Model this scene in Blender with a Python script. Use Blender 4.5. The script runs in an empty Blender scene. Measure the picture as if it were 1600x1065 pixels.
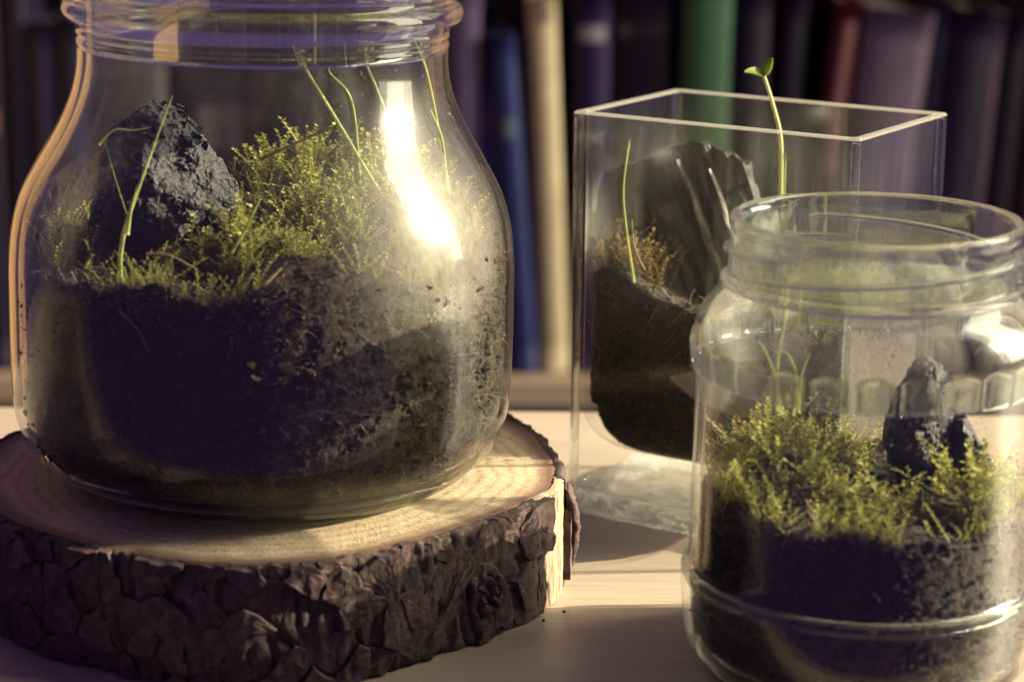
import bpy, bmesh, math, random
import numpy as np
from mathutils import Vector, Matrix, noise as mn
random.seed(7); rng = np.random.default_rng(7)
S = bpy.context.scene
COL = S.collection
R = math.radians
PI = math.pi

# ------------------------------------------------------------------ camera, light, exposure
F_PX, CAM_H = 3590.0, 0.219
PITCH = math.atan(882/F_PX)
cd = bpy.data.cameras.new('camera'); cam = bpy.data.objects.new('camera', cd); COL.objects.link(cam)
cam.matrix_world = Matrix.Translation((0, 0, CAM_H)) @ Matrix.Rotation(PI/2-PITCH, 4, 'X') @ Matrix.Rotation(R(.5), 4, 'Z')   # held a touch askew
cd.sensor_width = 22.3; cd.lens = F_PX/1600*22.3
cd.clip_start = .02; cd.clip_end = 60
cd.dof.use_dof = True; cd.dof.focus_distance = .622; cd.dof.aperture_fstop = 7.4
S.camera = cam
W = bpy.data.worlds.new("World"); S.world = W; W.use_nodes = True
bg = W.node_tree.nodes['Background']
bg.inputs[0].default_value = (.32, .19, .62, 1); bg.inputs[1].default_value = .32
S.view_settings.view_transform = 'Standard'; S.view_settings.look = 'None'
S.view_settings.exposure = 0; S.view_settings.gamma = 1
S.cycles.use_denoising = True
S.cycles.max_bounces = 14; S.cycles.transparent_max_bounces = 48
S.cycles.transmission_bounces = 12; S.cycles.glossy_bounces = 6
S.cycles.sample_clamp_indirect = 6
S.cycles.blur_glossy = .3

SUN_AZ, SUN_EL, SUN_D = R(4.5), R(21.5), 4.0
sun_dir = Vector((math.cos(SUN_EL)*math.cos(SUN_AZ), math.cos(SUN_EL)*math.sin(SUN_AZ), math.sin(SUN_EL)))
target = Vector((.02, .62, .05))
ld = bpy.data.lights.new('sunbeam_lamp', 'SPOT'); lo = bpy.data.objects.new('sunbeam_lamp', ld); COL.objects.link(lo)
ld.energy = 3350; ld.color = (1, .87, .63); ld.shadow_soft_size = .018; ld.spot_size = R(32); ld.spot_blend = .3
lo.location = target+sun_dir*SUN_D
lo.rotation_euler = (-sun_dir).to_track_quat('-Z', 'Y').to_euler()
def area(name, loc, tgt, sx, sy, e, color):
    d = bpy.data.lights.new(name, 'AREA'); o = bpy.data.objects.new(name, d); COL.objects.link(o)
    d.shape = 'RECTANGLE'; d.size = sx; d.size_y = sy; d.energy = e; d.color = color
    o.location = loc; o.rotation_euler = (Vector(tgt)-Vector(loc)).to_track_quat('-Z', 'Y').to_euler()
    return o
# the window the sun comes through: its bright pane, seen mirrored in the jars
area('window_light', (1.38, .75, 1.30), (0, .75, 1.30), .54, 2.4, 74.0, (1, .91, .66))

def at(px, py, Y):            # where the ray through a point of the photo crosses depth Y
    u = (px-800)/F_PX; v = (532.5-py)/F_PX
    d = (u, math.cos(PITCH)+v*math.sin(PITCH), -math.sin(PITCH)+v*math.cos(PITCH))
    t = Y/d[1]
    return Vector((d[0]*t, Y, CAM_H+d[2]*t))

# ------------------------------------------------------------------ helpers
def tag(o, label=None, cat=None, group=None, kind=None):
    if label: o['label'] = label
    if cat: o['category'] = cat
    if group: o['group'] = group
    if kind: o['kind'] = kind
    return o
def empty(name, loc, label=None, cat=None, group=None, rz=0):
    o = bpy.data.objects.new(name, None); COL.objects.link(o)
    o.location = loc; o.rotation_euler = (0, 0, rz); o.empty_display_size = .01
    return tag(o, label, cat, group)
def mesh(name, V, Fc, mat, parent=None, smooth=True):
    me = bpy.data.meshes.new(name)
    me.from_pydata([tuple(v) for v in V], [], [tuple(int(i) for i in f) for f in Fc]); me.update()
    if smooth: me.polygons.foreach_set('use_smooth', [True]*len(me.polygons))
    if mat: me.materials.append(mat)
    o = bpy.data.objects.new(name, me); COL.objects.link(o)
    if parent: o.parent = parent
    return o
def grid_faces(n, m, wrap_n=False, wrap_m=False):
    f = []
    for i in range(n if wrap_n else n-1):
        for j in range(m if wrap_m else m-1):
            a = i*m+j; b = ((i+1) % n)*m+j; c = ((i+1) % n)*m+(j+1) % m; d = i*m+(j+1) % m
            f.append((a, b, c, d))
    return f
def smooth_profile(pts, k=4):      # Catmull-Rom through (r,z)
    out = []
    n = len(pts)
    for i in range(n-1):
        p0 = pts[max(i-1, 0)]; p1 = pts[i]; p2 = pts[i+1]; p3 = pts[min(i+2, n-1)]
        for j in range(k):
            t = j/k
            out.append(tuple(.5*((2*p1[q])+(-p0[q]+p2[q])*t+(2*p0[q]-5*p1[q]+4*p2[q]-p3[q])*t*t+(-p0[q]+3*p1[q]-3*p2[q]+p3[q])*t**3) for q in (0, 1)))
    out.append(pts[-1]); return out
def lathe(name, prof, mat, parent, seg=128, closed=False, fn=None):
    V = []
    for s in range(seg):
        a = 2*PI*s/seg
        for (r, z) in prof:
            if fn: r, z = fn(r, z, a)
            V.append((r*math.cos(a), r*math.sin(a), z))
    m = len(prof)
    Fc = grid_faces(seg, m, True, closed)
    return mesh(name, V, Fc, mat, parent)
def offset_profile(prof, d):       # inward offset of an outer profile (r,z), going upwards
    out = []
    for i, (r, z) in enumerate(prof):
        a = prof[max(i-1, 0)]; b = prof[min(i+1, len(prof)-1)]
        t = Vector((b[0]-a[0], b[1]-a[1])).normalized()
        out.append((max(r-d*t.y, 0), z+d*t.x))
    return out
def tube(name, pts, rad, mat, parent=None, sides=6, flat=1.0, sub=5):
    """a bent stem through pts with radii rad (list), elliptical section"""
    P = [Vector(p) for p in pts]; Rr = rad if isinstance(rad, (list, tuple)) else [rad]*len(P)
    pts2, r2 = [], []
    n = len(P)
    for i in range(n-1):
        p0, p1, p2, p3 = P[max(i-1, 0)], P[i], P[i+1], P[min(i+2, n-1)]
        for j in range(sub):
            t = j/sub
            pts2.append(.5*((2*p1)+(-p0+p2)*t+(2*p0-5*p1+4*p2-p3)*t*t+(-p0+3*p1-3*p2+p3)*t**3)); r2.append(Rr[i]*(1-t)+Rr[i+1]*t)
    pts2.append(P[-1]); r2.append(Rr[-1])
    V, Fc = [], []
    for i, p in enumerate(pts2):
        t = (pts2[min(i+1, len(pts2)-1)]-pts2[max(i-1, 0)]).normalized()
        x = t.cross(Vector((0, 1, 0)))
        if x.length < .1: x = t.cross(Vector((1, 0, 0)))
        x.normalize(); y = t.cross(x)
        for s in range(sides):
            a = 2*PI*s/sides
            V.append(p+r2[i]*(math.cos(a)*x+flat*math.sin(a)*y))
    Fc = grid_faces(len(pts2), sides, False, True)
    Fc.append(tuple(range(sides))[::-1]); Fc.append(tuple(range((len(pts2)-1)*sides, len(pts2)*sides)))
    return mesh(name, V, Fc, mat, parent)
def box(V, Fc, c, s, rot=None):
    b = len(V)
    for dz in (-.5, .5):
        for dy in (-.5, .5):
            for dx in (-.5, .5):
                p = Vector((dx*s[0], dy*s[1], dz*s[2]))
                if rot: p = rot @ p
                V.append(p+Vector(c))
    for f in ((0, 2, 3, 1), (4, 5, 7, 6), (0, 1, 5, 4), (2, 6, 7, 3), (0, 4, 6, 2), (1, 3, 7, 5)):
        Fc.append(tuple(b+i for i in f))
def bevel(o, w, seg=2):
    bm = bmesh.new(); bm.from_mesh(o.data)
    bmesh.ops.bevel(bm, geom=bm.edges[:], offset=w, segments=seg, affect='EDGES', profile=.5)
    bm.to_mesh(o.data); bm.free()
    o.data.polygons.foreach_set('use_smooth', [False]*len(o.data.polygons))
    return o

# ------------------------------------------------------------------ materials
def newmat(name):
    m = bpy.data.materials.new(name); m.use_nodes = True
    nt = m.node_tree; nt.nodes.clear()
    out = nt.nodes.new('ShaderNodeOutputMaterial')
    return m, nt, out
def N(nt, t, **kw):
    n = nt.nodes.new(t)
    for k, v in kw.items():
        if k.startswith('i_'):
            n.inputs[k[2:].replace('_', ' ')].default_value = v
        elif isinstance(k, str): setattr(n, k, v)
    return n
def L(nt, a, b): nt.links.new(a, b)
def ramp(nt, fac, stops):
    n = nt.nodes.new('ShaderNodeValToRGB')
    e = n.color_ramp.elements
    while len(e) > 1: e.remove(e[-1])
    e[0].position = stops[0][0]; e[0].color = (*stops[0][1], 1)
    for p, c in stops[1:]:
        q = e.new(p); q.color = (*c, 1)
    L(nt, fac, n.inputs[0]); return n
def math_(nt, op, a, b=None, clamp=False):
    n = nt.nodes.new('ShaderNodeMath'); n.operation = op; n.use_clamp = clamp
    for i, v in enumerate((a, b)):
        if v is None: continue
        if isinstance(v, (int, float)): n.inputs[i].default_value = v
        else: L(nt, v, n.inputs[i])
    return n.outputs[0]
def coords(nt, scale=(1, 1, 1), kind='Object'):
    tc = N(nt, 'ShaderNodeTexCoord'); mp = N(nt, 'ShaderNodeMapping')
    mp.inputs['Scale'].default_value = scale
    L(nt, tc.outputs[kind], mp.inputs[0]); return mp.outputs[0]
def noise_(nt, vec, scale, detail=4, rough=.55, dist=0):
    n = N(nt, 'ShaderNodeTexNoise'); n.inputs['Scale'].default_value = scale; n.inputs['Detail'].default_value = detail
    n.inputs['Roughness'].default_value = rough; n.inputs['Distortion'].default_value = dist
    L(nt, vec, n.inputs['Vector']); return n.outputs['Fac']
def bump_(nt, h, strength, dist=.001):
    b = N(nt, 'ShaderNodeBump'); b.inputs['Strength'].default_value = strength; b.inputs['Distance'].default_value = dist
    L(nt, h, b.inputs['Height']); return b.outputs[0]
def simple(name, stops, scale=200, rough=.7, bstr=.4, bdist=.0005, vscale=(1, 1, 1), detail=6, spec=.4, island=0, coat=0, subsurf=0):
    m, nt, out = newmat(name)
    v = coords(nt, vscale)
    n = noise_(nt, v, scale, detail, .62)
    fac = n
    if island:
        g = N(nt, 'ShaderNodeNewGeometry')
        fac = math_(nt, 'ADD', math_(nt, 'MULTIPLY', n, 1-island), math_(nt, 'MULTIPLY', g.outputs['Random Per Island'], island))
    c = ramp(nt, fac, stops)
    p = N(nt, 'ShaderNodeBsdfPrincipled'); L(nt, c.outputs[0], p.inputs['Base Color'])
    p.inputs['Roughness'].default_value = rough; p.inputs['Specular IOR Level'].default_value = spec
    p.inputs['Coat Weight'].default_value = coat
    if bstr: L(nt, bump_(nt, n, bstr, bdist), p.inputs['Normal'])
    L(nt, p.outputs[0], out.inputs[0]); return m
def leafmat(name, stops, scale=300, trans=.45, island=.5, rough=.5, spec=.3):
    m, nt, out = newmat(name)
    v = coords(nt); n = noise_(nt, v, scale, 4)
    g = N(nt, 'ShaderNodeNewGeometry')
    fac = math_(nt, 'ADD', math_(nt, 'MULTIPLY', n, 1-island), math_(nt, 'MULTIPLY', g.outputs['Random Per Island'], island))
    c = ramp(nt, fac, stops)
    p = N(nt, 'ShaderNodeBsdfPrincipled'); L(nt, c.outputs[0], p.inputs['Base Color'])
    p.inputs['Roughness'].default_value = rough; p.inputs['Specular IOR Level'].default_value = spec
    t = N(nt, 'ShaderNodeBsdfTranslucent'); L(nt, c.outputs[0], t.inputs[0])
    mx = N(nt, 'ShaderNodeMixShader'); mx.inputs[0].default_value = trans
    L(nt, p.outputs[0], mx.inputs[1]); L(nt, t.outputs[0], mx.inputs[2]); L(nt, mx.outputs[0], out.inputs[0]); return m
def pane_glass(name, tint=(.988, .993, .983), fog=.05, fog_scale=40, fog_stops=(.45, .75), wav=.02, wav_scale=60, streak=(1, 1, .35), zfog=None, base_fog=.0, fogcol=(.85, .85, .78), patch=None, dirt=None, f0=.042):
    """a sheet of glass: Schlick reflection over straight transmission, with dried-on haze scattering light"""
    m, nt, out = newmat(name)
    v = coords(nt)
    wn = noise_(nt, coords(nt, (1, 1, .5)), wav_scale, 2)
    nb = bump_(nt, wn, wav, .02)
    geo = N(nt, 'ShaderNodeNewGeometry')
    dt = N(nt, 'ShaderNodeVectorMath', operation='DOT_PRODUCT'); L(nt, geo.outputs['Incoming'], dt.inputs[0]); L(nt, nb, dt.inputs[1])
    c = math_(nt, 'ABSOLUTE', dt.outputs['Value'])
    f = math_(nt, 'ADD', math_(nt, 'MULTIPLY', math_(nt, 'POWER', math_(nt, 'SUBTRACT', 1.0, c, True), 5.0), .95), f0, True)
    tr = N(nt, 'ShaderNodeBsdfTransparent'); tr.inputs[0].default_value = (*tint, 1)
    gl = N(nt, 'ShaderNodeBsdfGlossy'); gl.inputs['Roughness'].default_value = .05; L(nt, nb, gl.inputs['Normal'])
    g2 = N(nt, 'ShaderNodeBsdfGlossy'); g2.inputs['Roughness'].default_value = .23; L(nt, nb, g2.inputs['Normal'])
    sm = noise_(nt, coords(nt, (1, 1, .4)), 38, 5, .7)      # wiped, smeary glass: the mirror image is clear in places, blurred in others
    gm = N(nt, 'ShaderNodeMixShader'); L(nt, ramp(nt, sm, [(.35, (.12,)*3), (.68, (.62,)*3)]).outputs[0], gm.inputs[0]); L(nt, gl.outputs[0], gm.inputs[1]); L(nt, g2.outputs[0], gm.inputs[2])
    mx = N(nt, 'ShaderNodeMixShader'); L(nt, f, mx.inputs[0]); L(nt, tr.outputs[0], mx.inputs[1]); L(nt, gm.outputs[0], mx.inputs[2])
    last = mx.outputs[0]
    if fog:
        n1 = noise_(nt, coords(nt, streak), fog_scale, 7, .68, .6)
        n2 = noise_(nt, v, fog_scale*14, 3, .6)
        k = N(nt, 'ShaderNodeMapRange'); k.inputs['From Min'].default_value = fog_stops[0]; k.inputs['From Max'].default_value = fog_stops[1]
        L(nt, n1, k.inputs['Value'])
        k2 = math_(nt, 'MULTIPLY', k.outputs[0], math_(nt, 'ADD', math_(nt, 'MULTIPLY', n2, 1.2), .35))
        if zfog:            # mist that has settled between two heights
            sp = N(nt, 'ShaderNodeSeparateXYZ'); L(nt, v, sp.inputs[0])
            a = N(nt, 'ShaderNodeMapRange', interpolation_type='SMOOTHSTEP'); a.inputs['From Min'].default_value = zfog[0]; a.inputs['From Max'].default_value = zfog[1]
            L(nt, sp.outputs[2], a.inputs['Value'])
            b = N(nt, 'ShaderNodeMapRange', interpolation_type='SMOOTHSTEP'); b.inputs['From Min'].default_value = zfog[3]; b.inputs['From Max'].default_value = zfog[2]
            L(nt, sp.outputs[2], b.inputs['Value'])
            k2 = math_(nt, 'MULTIPLY', k2, math_(nt, 'MULTIPLY', a.outputs[0], b.outputs[0]))
        kf = math_(nt, 'ADD', math_(nt, 'MULTIPLY', k2, fog), base_fog, True)
        if patch:           # a breath of condensation on one side
            sb = N(nt, 'ShaderNodeVectorMath', operation='DISTANCE'); L(nt, v, sb.inputs[0]); sb.inputs[1].default_value = patch[:3]
            pm = N(nt, 'ShaderNodeMapRange', interpolation_type='SMOOTHSTEP'); pm.inputs['From Min'].default_value = patch[3]; pm.inputs['From Max'].default_value = 0; pm.inputs['To Max'].default_value = patch[4]
            L(nt, math_(nt, 'ADD', sb.outputs['Value'], math_(nt, 'MULTIPLY', math_(nt, 'SUBTRACT', n1, .5), .03)), pm.inputs['Value'])
            kf = math_(nt, 'ADD', kf, math_(nt, 'MULTIPLY', pm.outputs[0], math_(nt, 'ADD', math_(nt, 'MULTIPLY', n2, .8), .6)), True)
        d = N(nt, 'ShaderNodeBsdfDiffuse'); d.inputs[0].default_value = (*fogcol, 1)
        t2 = N(nt, 'ShaderNodeBsdfTranslucent'); t2.inputs[0].default_value = (*fogcol, 1)
        m1 = N(nt, 'ShaderNodeMixShader'); m1.inputs[0].default_value = .6
        L(nt, d.outputs[0], m1.inputs[1]); L(nt, t2.outputs[0], m1.inputs[2])
        m2 = N(nt, 'ShaderNodeMixShader'); L(nt, kf, m2.inputs[0]); L(nt, last, m2.inputs[1]); L(nt, m1.outputs[0], m2.inputs[2])
        last = m2.outputs[0]
    if dirt:                # soil smeared on the inside below the soil line
        sp2 = N(nt, 'ShaderNodeSeparateXYZ'); L(nt, v, sp2.inputs[0])
        a2 = N(nt, 'ShaderNodeMapRange', interpolation_type='SMOOTHSTEP'); a2.inputs['From Min'].default_value = dirt[1]; a2.inputs['From Max'].default_value = dirt[1]-.02
        L(nt, sp2.outputs[2], a2.inputs['Value'])
        dn = noise_(nt, coords(nt, (1, 1, .6)), 95, 8, .72, 1.2); dn2 = noise_(nt, v, 900, 3, .6)
        dk = ramp(nt, math_(nt, 'ADD', dn, math_(nt, 'MULTIPLY', math_(nt, 'SUBTRACT', dn2, .5), .25)), [(.47, (0,)*3), (.60, (1,)*3)])
        dc = ramp(nt, dn2, [(.3, (.030, .020, .014)), (.7, (.13, .095, .055))])
        dd = N(nt, 'ShaderNodeBsdfDiffuse'); L(nt, dc.outputs[0], dd.inputs[0])
        dm = N(nt, 'ShaderNodeMixShader'); L(nt, math_(nt, 'MULTIPLY', math_(nt, 'MULTIPLY', dk.outputs[0], a2.outputs[0]), dirt[2]), dm.inputs[0]); L(nt, last, dm.inputs[1]); L(nt, dd.outputs[0], dm.inputs[2]); last = dm.outputs[0]
    L(nt, last, out.inputs[0]); return m
def solid_glass(name, tint=(.96, .985, .95), clear=.25, rough=0.0, wav=.0, wav_scale=60, ior=1.5, inner_light=0):
    """thick moulded glass that bends light; the clear share stands for the light its caustics let through"""
    m, nt, out = newmat(name)
    g = N(nt, 'ShaderNodeBsdfGlass'); g.inputs['IOR'].default_value = ior; g.inputs['Roughness'].default_value = rough; g.inputs[0].default_value = (*tint, 1)
    if wav: L(nt, bump_(nt, noise_(nt, coords(nt), wav_scale, 3), wav, .01), g.inputs['Normal'])
    t = N(nt, 'ShaderNodeBsdfTransparent'); t.inputs[0].default_value = (*tint, 1)
    mx = N(nt, 'ShaderNodeMixShader'); mx.inputs[0].default_value = clear
    L(nt, g.outputs[0], mx.inputs[1]); L(nt, t.outputs[0], mx.inputs[2])
    last = mx.outputs[0]
    if inner_light:               # pale streaks painted in for light bouncing about inside the glass
        d = N(nt, 'ShaderNodeBsdfTranslucent'); d.inputs[0].default_value = (.9, .92, .84, 1)
        d2 = N(nt, 'ShaderNodeBsdfDiffuse'); d2.inputs[0].default_value = (.9, .92, .84, 1)
        a = N(nt, 'ShaderNodeMixShader'); L(nt, d.outputs[0], a.inputs[1]); L(nt, d2.outputs[0], a.inputs[2])
        k = ramp(nt, noise_(nt, coords(nt, (1, 1, 3)), 55, 6, .65, 2.5), [(.35, (inner_light*.35,)*3), (.65, (inner_light*3.0,)*3)])
        b = N(nt, 'ShaderNodeMixShader'); L(nt, k.outputs[0], b.inputs[0]); L(nt, last, b.inputs[1]); L(nt, a.outputs[0], b.inputs[2]); last = b.outputs[0]
    L(nt, last, out.inputs[0]); return m

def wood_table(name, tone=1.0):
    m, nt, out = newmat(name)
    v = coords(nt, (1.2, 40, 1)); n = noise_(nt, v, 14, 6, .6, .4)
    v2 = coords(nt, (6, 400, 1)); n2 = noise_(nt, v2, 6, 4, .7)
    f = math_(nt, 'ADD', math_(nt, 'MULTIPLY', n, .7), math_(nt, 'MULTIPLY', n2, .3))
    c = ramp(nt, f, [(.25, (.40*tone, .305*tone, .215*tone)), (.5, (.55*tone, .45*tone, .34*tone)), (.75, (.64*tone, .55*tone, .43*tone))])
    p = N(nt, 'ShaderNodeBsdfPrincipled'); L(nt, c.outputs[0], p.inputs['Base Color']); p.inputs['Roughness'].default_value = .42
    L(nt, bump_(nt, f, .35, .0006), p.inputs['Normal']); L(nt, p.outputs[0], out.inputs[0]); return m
def cut_wood(name):
    m, nt, out = newmat(name)
    tc = N(nt, 'ShaderNodeTexCoord'); sp = N(nt, 'ShaderNodeSeparateXYZ'); L(nt, tc.outputs['Object'], sp.inputs[0])
    wob = noise_(nt, coords(nt), 38, 3)
    r = math_(nt, 'SQRT', math_(nt, 'ADD', math_(nt, 'POWER', sp.outputs[0], 2.0), math_(nt, 'POWER', sp.outputs[1], 2.0)))
    rr = math_(nt, 'ADD', r, math_(nt, 'MULTIPLY', wob, .010))
    w = math_(nt, 'SINE', math_(nt, 'MULTIPLY', rr, 1500.0))
    w = math_(nt, 'POWER', math_(nt, 'ADD', math_(nt, 'MULTIPLY', w, .5), .5), 2.5)
    ang = math_(nt, 'ARCTAN2', sp.outputs[1], sp.outputs[0])
    cb = N(nt, 'ShaderNodeCombineXYZ'); L(nt, math_(nt, 'MULTIPLY', ang, 3.0), cb.inputs[0]); L(nt, math_(nt, 'MULTIPLY', r, 9.0), cb.inputs[1])
    st = noise_(nt, cb.outputs[0], 40, 6, .75)
    fine = noise_(nt, coords(nt), 1400, 3, .7)
    broad = noise_(nt, coords(nt), 45, 4)
    f = math_(nt, 'ADD', math_(nt, 'MULTIPLY', st, .66), math_(nt, 'MULTIPLY', fine, .16))
    f = math_(nt, 'ADD', f, math_(nt, 'MULTIPLY', broad, .25))
    f = math_(nt, 'SUBTRACT', f, math_(nt, 'MULTIPLY', w, .05))
    c = ramp(nt, f, [(.37, (.10, .062, .038)), (.45, (.33, .235, .145)), (.54, (.52, .41, .265)), (.66, (.66, .56, .39))])
    # reddish cambium next to the bark
    rad = N(nt, 'ShaderNodeAttribute', attribute_name='rim')
    k = N(nt, 'ShaderNodeMapRange', interpolation_type='SMOOTHSTEP'); k.inputs['From Min'].default_value = .90; k.inputs['From Max'].default_value = .985
    L(nt, math_(nt, 'ADD', rad.outputs['Fac'], math_(nt, 'MULTIPLY', math_(nt, 'SUBTRACT', st, .5), .05)), k.inputs['Value'])
    mx = N(nt, 'ShaderNodeMix', data_type='RGBA'); L(nt, k.outputs[0], mx.inputs[0]); L(nt, c.outputs[0], mx.inputs[6]); mx.inputs[7].default_value = (.16, .085, .055, 1)
    p = N(nt, 'ShaderNodeBsdfPrincipled'); L(nt, mx.outputs[2], p.inputs['Base Color']); p.inputs['Roughness'].default_value = .65
    h = math_(nt, 'ADD', math_(nt, 'MULTIPLY', st, 1.0), math_(nt, 'MULTIPLY', fine, .5))
    L(nt, bump_(nt, h, .8, .0011), p.inputs['Normal']); L(nt, p.outputs[0], out.inputs[0]); return m

M = {}
M['table'] = wood_table('pine_table', .66); M['table_shade'] = wood_table('pine_table_shaded', .59)
M['cut'] = cut_wood('sawn_wood')
M['bark'] = simple('bark', [(.3, (.022, .014, .013)), (.55, (.058, .038, .033)), (.75, (.12, .09, .075))], 260, .85, .9, .0012, island=.25)
M['plate'] = simple('bark_flake', [(.25, (.022, .013, .012)), (.5, (.062, .038, .032)), (.8, (.14, .10, .082))], 330, .8, .9, .0009)
M['plate2'] = simple('bark_flake_red', [(.25, (.022, .011, .012)), (.5, (.058, .031, .030)), (.8, (.12, .08, .07))], 330, .8, .9, .0009)
M['sap'] = simple('bare_sapwood', [(.36, (.07, .04, .025)), (.44, (.24, .175, .11)), (.6, (.275, .215, .145)), (.8, (.33, .265, .19))], 380, .8, 1, .0012, vscale=(1, 1, .22))
M['soil'] = simple('soil', [(.3, (.008, .006, .005)), (.52, (.024, .017, .013)), (.75, (.080, .058, .036))], 520, .7, 1, .002, spec=.3)
M['crumb'] = simple('soil_crumb', [(.2, (.010, .007, .006)), (.55, (.036, .026, .018)), (.92, (.105, .078, .048))], 900, .85, 1, .0008, island=.5, spec=.25)
M['char'] = simple('charcoal', [(.3, (.008, .008, .009)), (.6, (.020, .020, .022)), (.85, (.075, .075, .08))], 300, .5, 1, .002, spec=.55)
M['charwood'] = simple('charred_wood', [(.35, (.004, .0035, .0035)), (.6, (.010, .009, .008)), (.82, (.04, .036, .03))], 150, .6, 1, .0014, vscale=(1.4, 1.4, .22), spec=.45)
M['lit_streak'] = simple('sunlit_streak_wood', [(.38, (.02, .018, .016)), (.52, (.16, .145, .11)), (.8, (.42, .38, .29))], 330, .7, .8, .001, vscale=(1, 1, .3))
M['moss'] = leafmat('moss', [(.10, (.08, .075, .018)), (.35, (.24, .25, .05)), (.65, (.48, .46, .14)), (.92, (.70, .63, .30))], 120, .5)
M['moss_dry'] = leafmat('dry_moss', [(.15, (.10, .070, .030)), (.5, (.29, .21, .09)), (.9, (.52, .40, .20))], 120, .5)
M['grass'] = leafmat('grass', [(.2, (.40, .44, .13)), (.8, (.66, .66, .32))], 150, .5, .0)
M['grass_dark'] = leafmat('grass_dark', [(.2, (.17, .22, .065)), (.8, (.32, .38, .13))], 150, .5, .0)
M['straw'] = leafmat('straw', [(.2, (.30, .20, .10)), (.8, (.46, .36, .20))], 150, .3, .0)
M['stalk'] = leafmat('seedling_stalk', [(.2, (.42, .44, .20)), (.8, (.58, .58, .32))], 90, .4, .0)
M['leaf'] = leafmat('seed_leaf', [(.2, (.15, .24, .035)), (.8, (.30, .38, .08))], 200, .5, .0)
M['root'] = leafmat('root_fibre', [(.1, (.09, .065, .04)), (.9, (.27, .20, .13))], 150, .2, .6)
M['stone'] = simple('pebble', [(.3, (.16, .125, .10)), (.7, (.27, .22, .17))], 160, .6, .5, .0008)
M['jarglass'] = pane_glass('jar_glass', fog=.09, fog_scale=34, fog_stops=(.50, .80), wav=.025, wav_scale=45, zfog=(.05, .085, .12, .14), base_fog=.0015, fogcol=(.86, .84, .72), patch=(.050, -.040, .077, .042, .42), dirt=(.005, .095, .30), f0=.024)
M['jarglass_out'] = pane_glass('jar_glass_clean', fog=.004, fog_scale=70, fog_stops=(.5, .8), wav=.02, wav_scale=30, base_fog=.0003)
M['smallglass'] = pane_glass('small_jar_glass', fog=.46, fog_scale=48, fog_stops=(.36, .74), wav=.03, wav_scale=60, zfog=(.080, .096, .112, .13), base_fog=.001, dirt=(.0, .048, .3), f0=.026, fogcol=(.86, .84, .70))
M['vaseglass'] = pane_glass('vase_glass', fog=.06, fog_scale=30, fog_stops=(.45, .80), wav=.004, wav_scale=20, streak=(2, 2, .25), zfog=(.05, .075, .105, .128), base_fog=.0008, fogcol=(.82, .85, .70), patch=(-.042, -.016, .086, .022, .22))
M['vaseglass_out'] = pane_glass('vase_glass_clean', fog=.003, fog_scale=60, wav=.004, wav_scale=20, base_fog=.0003)
M['thick'] = solid_glass('moulded_glass', clear=.4)
M['thickbase'] = solid_glass('moulded_glass_base', clear=.15, wav=.2, wav_scale=50)
M['neck'] = solid_glass('neck_glass', clear=.42, wav=.12, wav_scale=35)
M['lens'] = solid_glass('embossed_glass', clear=.6)
M['vasebase'] = solid_glass('vase_base_glass', (.985, .995, .985), clear=.72, wav=.8, wav_scale=90, inner_light=.17)
def edge_glass(name, clear):
    m, nt, out = newmat(name)
    d = N(nt, 'ShaderNodeBsdfTranslucent'); d.inputs[0].default_value = (.80, .78, .62, 1)
    d2 = N(nt, 'ShaderNodeBsdfDiffuse'); d2.inputs[0].default_value = (.80, .78, .66, 1)
    g = N(nt, 'ShaderNodeBsdfGlass'); g.inputs['Roughness'].default_value = .15
    a = N(nt, 'ShaderNodeMixShader'); a.inputs[0].default_value = .5; L(nt, d.outputs[0], a.inputs[1]); L(nt, d2.outputs[0], a.inputs[2])
    b = N(nt, 'ShaderNodeMixShader'); b.inputs[0].default_value = .5; L(nt, a.outputs[0], b.inputs[1]); L(nt, g.outputs[0], b.inputs[2])
    t = N(nt, 'ShaderNodeBsdfTransparent'); e = N(nt, 'ShaderNodeMixShader'); e.inputs[0].default_value = clear
    L(nt, b.outputs[0], e.inputs[1]); L(nt, t.outputs[0], e.inputs[2])
    L(nt, e.outputs[0], out.inputs[0]); return m
M['edge'] = edge_glass('ground_glass_edge', .62); M['post'] = solid_glass('glass_corner', clear=.62, wav=.15, wav_scale=40)
def drop(name):
    m, nt, out = newmat(name)
    g = N(nt, 'ShaderNodeBsdfGlass'); g.inputs['IOR'].default_value = 1.33
    t = N(nt, 'ShaderNodeBsdfTransparent'); mx = N(nt, 'ShaderNodeMixShader'); mx.inputs[0].default_value = .3
    L(nt, g.outputs[0], mx.inputs[1]); L(nt, t.outputs[0], mx.inputs[2]); L(nt, mx.outputs[0], out.inputs[0]); return m
M['drop'] = drop('water')
def cloth(name, c, var=.15, rough=.55):
    c2 = tuple(x*(1-var) for x in c); c3 = tuple(min(1, x*(1+var)) for x in c)
    return simple(name, [(.3, c2), (.7, c3)], 60, rough, .15, .0004, spec=.12)
M['pages'] = simple('book_pages', [(.3, (.20, .17, .13)), (.7, (.26, .23, .18))], 900, .8, .3, .0004, vscale=(1, .02, .02))
M['shelf'] = simple('shelf_wood', [(.3, (.13, .095, .065)), (.7, (.19, .145, .10))], 40, .55, .2, .0004, vscale=(.1, 3, 3))
M['shelf_back'] = simple('shelf_back', [(.3, (.016, .010, .018)), (.7, (.024, .016, .026))], 30, .8, .2, spec=.1)
M['plaster'] = simple('plaster', [(.3, (.34, .30, .29)), (.7, (.40, .36, .34))], 60, .8, .2)
M['wallwood'] = simple('warm_wood_wall', [(.3, (.34, .19, .085)), (.7, (.50, .30, .14))], 9, .6, .2, .0006, vscale=(1, .15, 2.5))

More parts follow.
